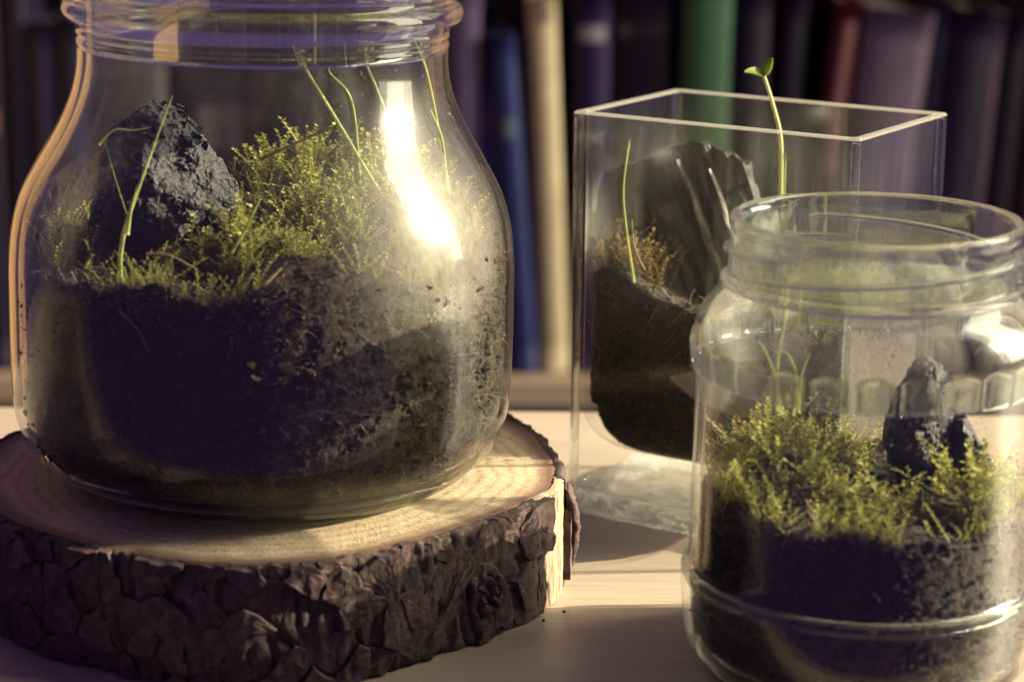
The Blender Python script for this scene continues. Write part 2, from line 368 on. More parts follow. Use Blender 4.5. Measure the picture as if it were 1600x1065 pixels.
# ------------------------------------------------------------------ setting: table, side wall
table = empty('table', (0, 0, 0)); tag(table, kind='structure')
def plank(x0, x1, y0, y1, mat):
    V, Fc = [], []; box(V, Fc, ((x0+x1)/2, (y0+y1)/2, -.014), (x1-x0, y1-y0, .028))
    return mesh('plank', V, Fc, mat, table, False)
g = .0003
plank(-.75, .0165, .49, .5885, M['table_shade']); plank(.0165, .62, .49, .5885, M['table'])  # left board toned darker to paint in a shade edge along the seam
plank(-.75, .62, .5885, .7862, M['table'])
V, Fc = [], []; box(V, Fc, (-.64, 1.55, .1), (.04, .75, .9))
tag(bevel(mesh('wall', V, Fc, M['wallwood'], None, False), .003), kind='structure')

# ------------------------------------------------------------------ wood slice
SC = Vector((-.068, .608, 0)); SH = .032
ctrl = [(-180, .083), (-160, .0795), (-143.9, .0786), (-125.4, .0763), (-110, .0772), (-96.9, .0800), (-85.8, .0810), (-74.7, .0802), (-62.3, .0782), (-47, .0760), (-37.8, .0757),
        (-28.8, .0776), (-19.5, .0793), (-10.5, .0836), (1.7, .0838), (16.8, .0844), (30.4, .0876), (42.3, .0915), (65, .089), (90, .086), (120, .086), (159, .0859), (180, .083)]
CA = [c[0] for c in ctrl]; CR = [c[1] for c in ctrl]
def rim_r(a):                     # a in radians
    d = (math.degrees(a)+180) % 360-180
    r = float(np.interp(d, CA, CR))
    return r+.0006*mn.noise(Vector((math.cos(a)*9, math.sin(a)*9, 3)))+.0003*mn.noise(Vector((math.cos(a)*40, math.sin(a)*40, 3)))
slice_ = empty('wood_slice', SC, 'thick round slice of a tree trunk with flaky bark under the largest jar', 'wood slice')
# sawn top (and the wood body)
na, nr = 360, 40
V, rimv = [], []
for i in range(na):
    a = 2*PI*i/na
    Rr = rim_r(a)-.0032
    for j in range(nr):
        q = (j/(nr-1))**.8; r = Rr*q
        z = SH+.00025*mn.noise(Vector((r*math.cos(a)*60, r*math.sin(a)*60, 0)))+.0002*mn.noise(Vector((r*math.cos(a)*300, r*math.sin(a)*300, 5)))
        V.append((r*math.cos(a), r*math.sin(a), z)); rimv.append(q)
    for zz in (.02, .002): V.append((Rr*math.cos(a), Rr*math.sin(a), zz)); rimv.append(1)
o = mesh('cut_face', V, grid_faces(na, nr+2, True), M['cut'], slice_)
at_ = o.data.attributes.new('rim', 'FLOAT', 'POINT'); at_.data.foreach_set('value', rimv)
# bark sheath: open where the bark has come off (bare wood at the right)
BARE0, BARE1 = R(-18.5), R(-3.5)
def bark_disp(a, z):
    p = Vector((math.cos(a)*.08, math.sin(a)*.08, z))
    c = mn.noise(Vector((p.x*140, p.y*140, p.z*60)))
    f = mn.noise(p*420)
    rid = abs(mn.noise(Vector((p.x*230, p.y*230, p.z*70+4))))
    return .0009*c+.0004*f-.0016*max(0, .22-rid)/.22
na, nz = 640, 26
V, Fc = [], []
angs = [BARE1+(2*PI-(BARE1-BARE0))*i/(na-1) for i in range(na)]
for a in angs:
    Rr = rim_r(a)
    ring = [(Rr-.0034, SH+.0001), (Rr-.0022, SH+.0006+.0004*mn.noise(Vector((a*60, 1, 2))))]
    for j in range(nz):
        z = SH*(1-j/(nz-1))
        bul = .0012*math.sin(PI*j/(nz-1))
        e = .7 if j == 0 else 1
        ring.append((Rr-.0006+bul+bark_disp(a, z)*e, z))
    for (r, z) in ring: V.append((r*math.cos(a), r*math.sin(a), max(z, .0004)))
mesh('bark', V, grid_faces(na, nz+2), M['bark'], slice_)
# bare sapwood strip
V = []; n1, n2 = 60, 40
for i in range(n1):
    a = BARE0-R(1)+(BARE1-BARE0+R(2))*i/(n1-1)
    for j in range(n2):
        z = SH*(1-j/(n2-1))
        r = rim_r(a)-.0012+.0006*mn.noise(Vector((a*90, z*50, 1)))+.0004*mn.noise(Vector((a*300, z*200, 1)))
        V.append((r*math.cos(a), r*math.sin(a), max(z-.0002, .0004)))
    
mesh('bare_wood', V, grid_faces(n1, n2), M['sap'], slice_)
V = []; n1, n2 = 30, 4
for i in range(n1):
    a = BARE0-R(1)+(BARE1-BARE0+R(2))*i/(n1-1); Rr = rim_r(a)
    for j in range(n2): V.append(((Rr-.0036+.0024*j/3)*math.cos(a), (Rr-.0036+.0024*j/3)*math.sin(a), SH+.0002-.0004*(j == 3)))
o = mesh('cut_face', V, grid_faces(n1, n2)[::-1], M['cut'], slice_)
at_ = o.data.attributes.new('rim', 'FLOAT', 'POINT'); at_.data.foreach_set('value', [.5]*len(V))
# bark flakes: irregular plates, each its own piece, cut as Voronoi cells of the unrolled side
def clip(poly, p, nrm):
    out = []
    for i in range(len(poly)):
        a, b = poly[i], poly[(i+1) % len(poly)]
        da = (a-p).dot(nrm); db = (b-p).dot(nrm)
        if da <= 0: out.append(a)
        if da*db < 0: out.append(a+(b-a)*(da/(da-db)))
    return out
def flake(name, poly, lift, thick, mat, parent, tiltx=0, rough=.0005, seedv=0, curl=0.0):
    """poly: 2D points (s along the rim in metres, z); wraps it on the trunk side"""
    pts = []
    for i in range(len(poly)):
        a, b = poly[i], poly[(i+1) % len(poly)]
        n = max(1, int((b-a).length/.0016))
        for k in range(n):
            p = a+(b-a)*(k/n)
            q = Vector((p.x, p.y, seedv))
            pts.append(p+Vector((mn.noise(q*600), mn.noise(q*600+Vector((9, 9, 9)))))*rough*1.3)
    c = sum(pts, Vector((0, 0)))/len(pts)
    def P(p, h):
        a = p.x/.079; r = rim_r(a)+h+tiltx*(p.x-c.x)+curl*(p-c).length
        return (r*math.cos(a), r*math.sin(a), min(max(p.y, .0008), SH+.0008))
    n = len(pts); V = []
    rings = [(1, lift-.0022, 0), (1.0, lift+thick*.92, .0002), (.93, lift+thick, .0003), (.72, lift+thick, .00042), (.48, lift+thick, .00042), (.24, lift+thick, .00042)]
    for (k, h, am) in rings:
        for p in pts:
            q = c+(p-c)*k; V.append(P(q, h+am*mn.noise(Vector((q.x*520, q.y*230, 2+seedv)))+am*.45*mn.noise(Vector((q.x*1500, q.y*700, 3)))))
    V.append(P(c, lift+thick))
    Fc = []; nr_ = len(rings)
    for i in range(n):
        j = (i+1) % n
        for k in range(nr_-1): Fc.append((k*n+i, k*n+j, (k+1)*n+j, (k+1)*n+i))
        Fc.append(((nr_-1)*n+i, (nr_-1)*n+j, nr_*n))
    return mesh(name, V, Fc, mat, parent, False)
cells = []
s0, s1 = R(-178)*.079, R(-21)*.079
KN = Vector((R(-36.5)*.079, .0125))       # the knot
seeds = []
tries = 0
while len(seeds) < 170 and tries < 6000:
    tries += 1
    p = Vector((random.uniform(s0, s1), random.uniform(-.003, SH+.002)))
    w, h = (.0070, .0170)
    if any(((p.x-q.x)/w)**2+((p.y-q.y)/h)**2 < random.uniform(.25, .75) for q in seeds): continue
    seeds.append(p)
fl = 0
for i, p in enumerate(seeds):
    if (p-KN).length < .0075 or (p.x > KN.x-.020 and p.x < KN.x-.004 and p.y < .020): continue
    box_ = [Vector((p.x-.009, max(p.y-.012, .0006))), Vector((p.x+.009, max(p.y-.012, .0006))), Vector((p.x+.009, min(p.y+.012, SH+.0003))), Vector((p.x-.009, min(p.y+.012, SH+.0003)))]
    if box_[0].y >= box_[2].y: continue
    poly = box_
    for q in seeds:
        if q is p or abs(q.x-p.x) > .03: continue
        d = q-p; mid = p+d*.5-d.normalized()*random.uniform(-.0006, .0006)
        poly = clip(poly, mid, d)
        if len(poly) < 3: break
    if len(poly) < 3: continue
    xs = [v.x for v in poly]; ys = [v.y for v in poly]
    if (max(xs)-min(xs)) < .0025 or (max(ys)-min(ys)) < .003: continue
    if random.random() < .16: continue
    flake('bark_plate', poly, random.choice((-.0012, -.0006, -.0001, .0003, .0012)), random.uniform(.0004, .0012), M['plate'] if random.random() < .62 else M['plate2'], slice_,
          tiltx=random.uniform(-.16, .16), rough=random.uniform(.0006, .0012), seedv=i)
    fl += 1
# the knot: ridges round a dark hole
def knot_ridge(k, r, hgt, w, name='knot_ridge'):
    V = []; n, m = 40, 7
    for i in range(n):
        t = 2*PI*i/n
        for j in range(m):
            u = PI*j/(m-1)
            rr = r*(1+.30*mn.noise(Vector((math.cos(t)*1.7, math.sin(t)*1.7, k*3.1))))+math.cos(u)*w*(1+.5*mn.noise(Vector((math.cos(t)*4, math.sin(t)*4, k))))
            s = KN.x+rr*math.cos(t)*.82; z = KN.y+rr*math.sin(t)*1.1
            a = s/.079; R0 = rim_r(a)+.0002+math.sin(u)*hgt*(.8+.9*mn.noise(Vector((math.cos(t)*2.6, math.sin(t)*2.6, k+5))))+.0004*mn.noise(Vector((s*900, z*900, k)))
            V.append((R0*math.cos(a), R0*math.sin(a), min(max(z, .0006), SH+.0002)))
    return mesh(name, V, grid_faces(n, m, True), M['plate'], slice_, False)
for k, (r, h, w) in enumerate(((.0034, .0030, .0015), (.0066, .0017, .0017))): knot_ridge(k, r, h, w)
V = []; n = 24
for i in range(n):
    t = 2*PI*i/n
    for (q, dep) in ((1, .0012), (.6, .0004), (0.02, .0001)):
        s = KN.x+.0028*q*math.cos(t)*.8; z = KN.y+.0028*q*math.sin(t)*1.3; a = s/.079; r = rim_r(a)+dep
        V.append((r*math.cos(a), r*math.sin(a), z))
o = mesh('knot_hole', V, grid_faces(n, 3, True), M['soil'], slice_)
# long fissured ridges that flow down to the left from the knot
for k in range(9):
    t0 = random.uniform(.0, 1); x0 = KN.x-.004-.013*random.random(); y0 = .022-.021*random.random()
    ang = R(random.uniform(28, 62)); ln = random.uniform(.008, .015); wd = random.uniform(.0009, .0018)
    d = Vector((-math.cos(ang), -math.sin(ang))); nn = Vector((-d.y, d.x)); a_ = Vector((x0, y0+.004))
    poly = [a_-nn*wd*.4, a_+d*ln*.4-nn*wd, a_+d*ln-nn*wd*.3, a_+d*ln+nn*wd*.3, a_+d*ln*.5+nn*wd, a_+nn*wd*.4]
    poly = [Vector((q.x, min(max(q.y, .0008), SH))) for q in poly][::-1]
    flake('bark_ridge', poly, random.uniform(-.0004, .0006), random.uniform(.0005, .0010), M['plate'], slice_, rough=.0003, seedv=200+k)
# remnants of dark bark along the bare strip
for k, (a0, z0, w_, h_) in enumerate(((-18.8, .022, .0022, .016), (-18.4, .008, .0024, .013), (-4.2, .014, .0012, .020))):
    a_ = R(a0)*.079; poly = [Vector((a_-w_, z0-h_*.5)), Vector((a_+w_*.4, z0-h_*.45)), Vector((a_+w_, z0)), Vector((a_+w_*.3, z0+h_*.4)), Vector((a_-w_*.8, z0+h_*.5))]
    flake('bark_plate', poly, .0002, .0012, M['plate'], slice_, rough=.0007, seedv=300+k)
# the strip of bark that stands off at the right
V = []; n1, n2 = 10, 30
for side in (0, 1):
    for i in range(n1):
        for j in range(n2):
            v = j/(n2-1); z = .0285*(1-v)+.004*v
            a = R(-3.2)+R(5.2)*(i/(n1-1))*(1-.45*v**2)+R(.5)*mn.noise(Vector((v*6, i*.1, 4)))
            r = rim_r(a)-.0004+.0015*math.sin(PI*v)**.7*(1-i/(n1-1)*.3)+.0006*mn.noise(Vector((i*.5, v*16, 1)))+((.0024*math.sin(PI*(.12+.8*v))+.0006*mn.noise(Vector((i*.6, v*22, 7)))) if side else 0)
            V.append((r*math.cos(a), r*math.sin(a), z))
f0 = grid_faces(n1, n2); off = n1*n2
Fc = [f[::-1] for f in f0]+[tuple(i+off for i in f) for f in f0]
bd = [i*n2 for i in range(n1)]+[(n1-1)*n2+j for j in range(1, n2)]+[i*n2+n2-1 for i in range(n1-2, -1, -1)]+[j for j in range(n2-2, 0, -1)]
for i in range(len(bd)):
    a, b = bd[i], bd[(i+1) % len(bd)]; Fc.append((a, b, b+off, a+off))
tag(mesh('loose_bark', V, Fc, M['plate2'], slice_), 'strip of bark standing off the right side')

# ------------------------------------------------------------------ scatter helpers for moss, crumbs, roots
def sprig(n_leaf=16, h=.009, lean=.0028, lw=.00055, ll=.0019, seed=0):
    r = random.Random(seed); V, Fc = [], []
    az = r.uniform(0, 6.28)
    def P(t): return Vector((math.cos(az)*lean*t*t, math.sin(az)*lean*t*t, h*t))
    for k in range(4):
        t = k/3; p = P(t); w = .00022*(1-.6*t)
        V += [p+Vector((w, 0, 0)), p+Vector((-w*.5, w*.86, 0)), p+Vector((-w*.5, -w*.86, 0))]
    for k in range(3):
        for s in range(3): Fc.append((k*3+s, k*3+(s+1) % 3, k*3+3+(s+1) % 3, k*3+3+s))
    for i in range(n_leaf):
        t = .18+.82*i/(n_leaf-1); p = P(t); a = i*2.4+r.uniform(-.4, .4)
        up = r.uniform(.25, .7)+.8*max(0, t-.8)/.2; l = ll*r.uniform(.75, 1.2)*(1.05-.45*t)
        d = Vector((math.cos(a), math.sin(a), up)).normalized(); sx = Vector((-math.sin(a), math.cos(a), 0))*lw
        b = len(V)
        V += [p, p+d*l*.45+sx, p+d*l+Vector((0, 0, -.0002)), p+d*l*.45-sx]
        Fc.append((b, b+1, b+2, b+3))
    return np.array([tuple(v) for v in V]), Fc
SPR = [sprig(18+4*(s % 3), .0085+.0016*(s % 4), .0012+.0022*(s % 3), .00062, .0021, seed=s) for s in range(8)]
SPR_BUSHY = [sprig(26, .007, .003, .0007, .0026, seed=20+s) for s in range(3)]
def scatter(name, items, mat, label, cat, protos, press=None):
    """items: (x,y,z,scale,tilt dx,dy, proto index) -> one mesh"""
    AV, AF, off = [], [], 0
    for (x, y, z, s, tx, ty, k) in items:
        v, f = protos[k % len(protos)]
        ax = random.uniform(0, 2*PI); c, si = math.cos(ax), math.sin(ax)
        w = v*s
        u = np.stack([w[:, 0]*c-w[:, 1]*si+w[:, 2]*tx, w[:, 0]*si+w[:, 1]*c+w[:, 2]*ty, w[:, 2]], 1)+np.array((x, y, z))
        if press: u = press(u)
        AV.append(u); AF += [tuple(i+off for i in q) for q in f]; off += len(v)
    if not AV: return None
    o = mesh(name, np.concatenate(AV).tolist(), AF, mat, None, False)
    return tag(o, label, cat, None, 'stuff')
def octa(seed):
    """a knobbly crumb: an octahedron cut once finer and pushed about"""
    r = random.Random(seed)
    v = [Vector(p) for p in ((1, 0, 0), (-1, 0, 0), (0, 1, 0), (0, -1, 0), (0, 0, 1), (0, 0, -1))]
    f = [(0, 2, 4), (2, 1, 4), (1, 3, 4), (3, 0, 4), (2, 0, 5), (1, 2, 5), (3, 1, 5), (0, 3, 5)]
    mid = {}; g = []
    def m_(a, b):
        k = (min(a, b), max(a, b))
        if k not in mid: v.append((v[a]+v[b]).normalized()); mid[k] = len(v)-1
        return mid[k]
    for a, b, c in f:
        ab, bc, ca = m_(a, b), m_(b, c), m_(c, a); g += [(a, ab, ca), (ab, b, bc), (ca, bc, c), (ab, bc, ca)]
    sx, sy, sz = r.uniform(.6, 1.5), r.uniform(.5, 1.0), r.uniform(.5, .9)
    v = np.array([(p.x*sx*q, p.y*sy*q, p.z*sz*q) for p in v for q in [r.uniform(.62, 1.2)]])
    return v, g
OCT = [octa(s) for s in range(8)]
def fib(p, length, rad, mat_parts, bend=.4):
    pass
def fibres(name, spots, mat, label, cat):
    """thin root hairs: list of (point, direction, length)"""
    AV, AF, off = [], [], 0
    for (p, d, ln) in spots:
        p = Vector(p); d = Vector(d).normalized(); pts = [p]
        for k in range(5):
            d = (d+Vector((random.uniform(-.5, .5), random.uniform(-.2, .2), random.uniform(-.5, .4)))*.55).normalized(); pts.append(pts[-1]+d*ln/5)
        for i, q in enumerate(pts):
            w = .00016*(1-.1*i)
            AV += [(q.x+w, q.y, q.z), (q.x-w*.5, q.y+w*.86, q.z+w*.5), (q.x-w*.5, q.y-w*.86, q.z-w*.5)]
        for i in range(5):
            for s in range(3): AF.append((off+i*3+s, off+i*3+(s+1) % 3, off+i*3+3+(s+1) % 3, off+i*3+3+s))
        off += 18
    o = mesh(name, AV, AF, mat)
    return tag(o, label, cat, None, 'stuff')

# ------------------------------------------------------------------ the large jar on the slice
JX, JY, JZ = -.0684, .6104, SH+.0006
TILT = .016
jar = empty('glass_jar', (JX, JY, JZ), 'large bulging clear glass jar with thick rim, standing on the wood slice', 'jar')
jar.rotation_euler = (0, math.atan(TILT), 0)
outer = [(.0598, .0056), (.0632, .0088), (.0658, .0138), (.0675, .0212), (.0680, .034), (.0680, .048), (.0678, .0600), (.0668, .0690), (.0643, .0778), (.0597, .0866), (.0546, .0953), (.0509, .1035), (.0492, .1105), (.0489, .1165)]
po = smooth_profile(outer, 5); pi_ = offset_profile(po, .0024)
lathe('outer_wall', po, M['jarglass_out'], jar, 160)
lathe('inner_wall', pi_[::-1], M['jarglass'], jar, 160)
base = smooth_profile([(.0001, .0016), (.030, .0014), (.044, .0009), (.0495, .0003), (.0530, .0007), (.0568, .0028), (.0598, .0056)], 4)+smooth_profile([(.0576, .0072), (.0535, .0052), (.046, .0046), (.025, .0062), (.0001, .0068)], 3)
lathe('base', base, M['thickbase'], jar, 128, True)
rimp = smooth_profile([(.0488, .1163), (.0493, .1180), (.0489, .1192), (.0493, .1204), (.0491, .1214), (.0499, .1226), (.0521, .1243), (.0529, .1262), (.0523, .1283), (.0506, .1296), (.0502, .1312), (.0509, .1328), (.0507, .1368), (.0496, .1385), (.0478, .1383), (.0468, .1365), (.0466, .13), (.0465, .122), (.0464, .1163)], 4)
lathe('rim', rimp, M['thick'], jar, 160, True)
def jp(x, y, z): return Vector((x+(z-JZ)*TILT, y, z))
def jr_in(z): return float(np.interp(z-JZ, [q[1] for q in pi_], [q[0] for q in pi_]))
# soil: body against the glass and an uneven top
def soil_top(x, y):                     # world height of the soil top in the large jar
    dx, dy = x-JX, y-JY
    h = .0945+.06*max(0, dy+.045)*.6
    h += .008*math.exp(-((dx-.030)**2+(dy-.02)**2)/.0007)+.006*math.exp(-((dx-.020)**2+(dy+.042)**2)/.0004)
    h -= .006*math.exp(-((dx-.004)**2+(dy+.012)**2)/.0002)
    h += .0046*mn.noise(Vector((x*62, y*62, 1)))+.0020*mn.noise(Vector((x*190, y*190, 2)))
    return h
def soil_body(name, cx, cy, rfun, zlow, top, mat, label, shear=None, na=320, nz=64, gap=.0005):
    V = []
    prof_t = []
    for i in range(na):
        a = 2*PI*i/na; ca, sa = math.cos(a), math.sin(a)
        zt = top(cx+rfun(.09)*.95*ca, cy+rfun(.09)*.95*sa)
        col = [(0.001, zlow)]
        for j in range(nz):
            z = zlow+(zt-zlow)*j/(nz-1)
            d = .0022*abs(mn.noise(Vector((ca*16, sa*16, z*230))))+.0012*mn.noise(Vector((ca*44, sa*44, z*640)))
            if j == 0: d += .004
            col.append((rfun(z)-gap-max(d, -.0003), z))
        for q in (.93, .84, .74, .62, .5, .38, .26, .14, .03):
            r = (rfun(zt)-gap)*q
            col.append((r, top(cx+r*ca, cy+r*sa)))
        for (r, z) in col:
            p = Vector((cx+r*ca, cy+r*sa, z))
            V.append(shear(*p) if shear else p)
    return tag(mesh(name, V, grid_faces(na, nz+10, True), mat), label, 'soil', None, 'stuff')
soil_body('soil', JX, JY, jr_in, JZ+.0072, soil_top, M['soil'], 'dark moist potting soil filling the lower half of the largest jar', jp)
it = []
for _ in range(9000):
    a = random.uniform(-PI, PI) if random.random() < .25 else random.uniform(-PI*.98, .1)
    if random.random() < .72:
        zt = soil_top(JX+.06*math.cos(a), JY+.06*math.sin(a)); z = JZ+.008+(zt-JZ-.008)*random.random()**.8; r = jr_in(z)-random.uniform(.0006, .0020)
    else:
        r = .062*math.sqrt(random.random()); z = soil_top(JX+r*math.cos(a), JY+r*math.sin(a))
    p = jp(JX+r*math.cos(a), JY+r*math.sin(a), z)
    it.append((*p, random.uniform(.0003, .0010)*(1 if random.random() < .9 else 1.7), 0, 0, random.randrange(8)))
scatter('soil_crumbs', it, M['crumb'], 'loose crumbs of soil against the glass of the largest jar', 'soil', OCT)
# moss mounds
def press_round(u, cx, cy, zs_, rs_, tilt, z0):      # sprigs that reach the glass lie flat against it
    c = cx+(u[:, 2]-z0)*tilt; dx = u[:, 0]-c; dy = u[:, 1]-cy; r = np.hypot(dx, dy); lim = np.interp(u[:, 2]-z0, zs_, rs_)-.0006
    k = np.where(r > lim, lim/np.maximum(r, 1e-6), 1.0); u[:, 0] = c+dx*k; u[:, 1] = cy+dy*k; return u
def press_jar(u): return press_round(u, JX, JY, [q[1] for q in pi_], [q[0] for q in pi_], TILT, JZ)
def press_small(u): return press_round(u, KX, KY, [q[1] for q in ki], [q[0] for q in ki], 0.0, .0004)
def press_vase(u):
    p = u-np.array(VC); c, s_ = math.cos(VA), math.sin(VA)
    x = np.clip(p[:, 0]*c+p[:, 1]*s_, -VL/2+TH+.0006, VL/2-TH-.0006); y = np.clip(-p[:, 0]*s_+p[:, 1]*c, -VW/2+TH+.0006, VW/2-TH-.0006)
    u[:, 0] = VC.x+x*c-y*s_; u[:, 1] = VC.y+x*s_+y*c; return u
def moss_patch(name, cx, cy, rx, ry, n, top, mat, label, protos, clipf, smin=.6, smax=1.15, dome=.0, shear=None, lean=.5):
    it = []
    n = int(n*1.5)
    for _ in range(n*3):
        if len(it) >= n: break
        r = math.sqrt(random.random()); a = random.uniform(0, 2*PI)
        x = cx+rx*r*math.cos(a); y = cy+ry*r*math.sin(a)
        cl = mn.noise(Vector((x*120, y*120, 7)))
        if cl < -.05: continue
        z = top(x, y)+dome*(1-r*r)-.0015
        if not (clipf(x, y, z+.002) and clipf(x, y, z+.012)): continue
        s = random.uniform(smin, smax)*(1-.3*r)*(.72+.9*max(0, cl))*(1.35 if random.random() < .12 else 1)
        mat_ = random.random() < .5        # half of it is the low matted growth underneath
        if mat_: s *= .55
        p = shear(x, y, z) if shear else (x, y, z)
        tg = 1.0 if mat_ else .34
        it.append((*p, s, random.gauss(0, tg)+lean*r*math.cos(a), random.gauss(0, tg)+lean*r*math.sin(a), random.randrange(8)))
    return scatter(name, it, mat, label, 'moss', protos, press_jar if shear else press_small)
def in_jar(x, y, z): return math.hypot(x-JX, y-JY) < min(jr_in(z), .061)-.0034+.003*(z < JZ+.075)
mk = lambda *a, **k: moss_patch(*a, **k)
mk('moss', JX+.008, JY+.040, .030, .020, 330, soil_top, M['moss'], 'ragged yellow-green moss ridge at the back of the largest jar, right of the charcoal', SPR, in_jar, .6, 1.1, .012, jp)
mk('moss', JX+.040, JY+.018, .026, .034, 480, soil_top, M['moss'], 'sunlit yellow moss bank at the right side of the largest jar', SPR, in_jar, .6, 1.1, .004, jp)
mk('moss', JX+.016, JY-.006, .020, .016, 330, soil_top, M['moss'], 'tall bright green moss cushion in the middle of the largest jar', SPR, in_jar, .7, 1.2, .009, jp)
mk('moss', JX+.001, JY-.032, .015, .015, 260, soil_top, M['moss'], 'bushy bright green moss tuft in front of the charcoal in the largest jar', SPR_BUSHY+SPR, in_jar, .7, 1.3, .006, jp)
mk('moss', JX-.018, JY-.040, .022, .014, 240, soil_top, M['moss'], 'low dark green moss along the front glass below the charcoal', SPR, in_jar, .4, .7, .000, jp)
mk('moss', JX-.045, JY-.010, .018, .030, 180, soil_top, M['moss'], 'sparse shaded moss left of the charcoal in the largest jar', SPR, in_jar, .6, 1.0, .002, jp)
mk('dry_moss', JX+.052, JY-.008, .012, .030, 330, soil_top, M['moss_dry'], 'dry tan moss pressed against the right glass of the largest jar', SPR, in_jar, .4, .8, .000, jp)
def trail(label, cx, cy, top, rfun, a0, a1, n, drop, press, mat=None):
    it = []
    for _ in range(n*4):
        if len(it) >= n: break
        a = R(random.uniform(a0, a1)); q = random.random()**1.6
        if mn.noise(Vector((a*3.4, q*1.2, 8))) < .02: continue
        r = rfun(.07)-.0028; x, y = cx+r*math.cos(a), cy+r*math.sin(a)
        z = top(x, y)-drop*q
        it.append((x, y, z, random.uniform(.4, .8)*(1-.4*q), random.gauss(0, .7), random.gauss(0, .7), random.randrange(8)))
    return scatter('moss', it, mat or M['moss'], label, 'moss', SPR, press)
trail('moss trailing down over the dark soil behind the front glass of the largest jar', JX, JY, soil_top, lambda z: jr_in(JZ+.06), -118, -20, 260, .020, press_jar)
# charcoal lump
def lump(name, pts, depth, mat, amp, label, cat, seed, sub=4):
    """a rough block whose front outline runs through pts, with a back of its own"""
    bm = bmesh.new()
    c = sum((Vector(p) for p in pts), Vector())/len(pts)
    vs = []
    for p in pts:
        p = Vector(p)
        vs.append(bm.verts.new(p+Vector((0, -depth*.22, 0)))); q = c+(p-c)*.84; vs.append(bm.verts.new(q+Vector((0, depth*.62, 0))))
        q = c+(p-c)*.45; vs.append(bm.verts.new(q+Vector((random.uniform(-.002, .002), -depth*.5*random.uniform(.7, 1.2), random.uniform(-.002, .002)))))
    bmesh.ops.convex_hull(bm, input=vs)
    for v in [v for v in bm.verts if not v.link_faces]: bm.verts.remove(v)
    me = bpy.data.meshes.new(name); bm.to_mesh(me); bm.free()
    o = bpy.data.objects.new(name, me); COL.objects.link(o)
    md = o.modifiers.new('even', 'REMESH'); md.mode = 'VOXEL'; md.voxel_size = .00062
    dg = bpy.context.evaluated_depsgraph_get(); me2 = bpy.data.meshes.new_from_object(o.evaluated_get(dg)); o.modifiers.clear(); o.data = me2; me2.name = name
    for v in me2.vertices:
        q = v.co*75+Vector((seed, 0, 0))
        cell = mn.voronoi(q*1.6)[0]
        d = amp*(1.3*mn.noise(q)+.8*(cell[1]-cell[0])-.4+.55*mn.noise(q*3.1)+.38*mn.noise(q*8)+.25*mn.noise(q*17))
        v.co = v.co+v.normal*d
    me2.materials.clear(); me2.materials.append(mat); me2.polygons.foreach_set('use_smooth', [False]*len(me2.polygons))
    return tag(o, label, cat)
Yr = .596
lump('charcoal_lump', [at(232, 158, Yr), at(258, 165, Yr), at(318, 235, Yr), at(372, 312, Yr), at(366, 372, Yr), at(318, 440, Yr), at(210, 450, Yr), at(130, 420, Yr), at(150, 300, Yr), at(172, 205, Yr)],
     .034, M['char'], .0016, 'black pointed lump of charcoal leaning at the left in the largest jar', 'charcoal', 5)
# grass blades: points of the photo at a depth inside the jar
GR = 'blades of grass growing in the largest jar'
def blade(pts, r0, r1, mat, label, name='grass_blade', cat='grass blade', group=GR, flat=.35):
    P = [at(*p) for p in pts]; n = len(P)
    rad = [r0+(r1-r0)*i/(n-1) for i in range(n)]
    return tag(tube(name, P, rad, mat, None, 6, flat), label, cat, group)
b = blade([(192, 462, .560), (186, 420, .561), (193, 365, .562), (208, 318, .563), (235, 240, .566), (266, 153, .570)], .00075, .00022, M['grass'], 'tall pale grass blade curving up in front of the charcoal lump')
blade([(197, 372, .5615), (203, 330, .562), (213, 296, .562)], .0006, .0002, M['grass'], 'short pale leaf clasping the tall blade before the charcoal')
blade([(196, 340, .565), (178, 285, .568), (160, 225, .570)], .00018, .00012, M['grass_dark'], 'hair-thin dark stalk slanting up left of the charcoal')
blade([(152, 232, .575), (175, 209, .575), (205, 209, .575), (232, 204, .575)], .00035, .00015, M['grass'], 'thin blade bent level across the tip of the charcoal')
blade([(590, 300, .588), (562, 255, .587), (520, 185, .583), (478, 118, .580), (460, 80, .578)], .0005, .0003, M['grass'], 'long pale blade slanting up to the neck in the middle of the largest jar')
blade([(560, 330, .61), (552, 210, .608), (540, 150, .606), (508, 112, .604), (530, 82, .604)], .0009, .0004, M['grass_dark'], 'broad dark green blade kinked below the rim of the largest jar')
blade([(606, 260, .592), (602, 190, .591), (585, 140, .590), (570, 105, .589), (567, 78, .589)], .00035, .00025, M['grass'], 'fine blade rising straight beside the bright window reflection on the largest jar')
blade([(700, 305, .592), (690, 245, .591), (676, 172, .590), (662, 110, .589), (645, 66, .588)], .0004, .00022, M['grass'], 'long thin blade nearest the right neck of the largest jar')
blade([(696, 300, .5885), (688, 220, .5885), (668, 172, .5885)], .00045, .0002, M['grass'], 'short straight blade near the right shoulder glass of the largest jar')
blade([(400, 255, .63), (440, 236, .63), (480, 217, .628), (525, 198, .626)], .00055, .0003, M['grass_dark'], 'dark blade lying slantwise above the back moss of the largest jar')
blade([(360, 400, .560), (385, 355, .559), (408, 306, .558)], .0004, .0002, M['grass'], 'short straight blade right beside the charcoal lump')
blade([(375, 480, .5495), (410, 450, .5495), (442, 418, .552)], .00065, .00035, M['straw'], 'thick pale straw lying aslant on the front moss tuft', 'straw', 'straw', None)
blade([(228, 402, .556), (262, 403, .555), (304, 424, .555)], .0003, .0002, M['straw'], 'reddish arched stalk lying under the charcoal lump', 'straw', 'straw', None)
blade([(300, 448, .550), (350, 470, .5495), (390, 432, .5495)], .0003, .0002, M['straw'], 'thin reddish twig crossing the soil below the charcoal', 'twig', 'twig', None)
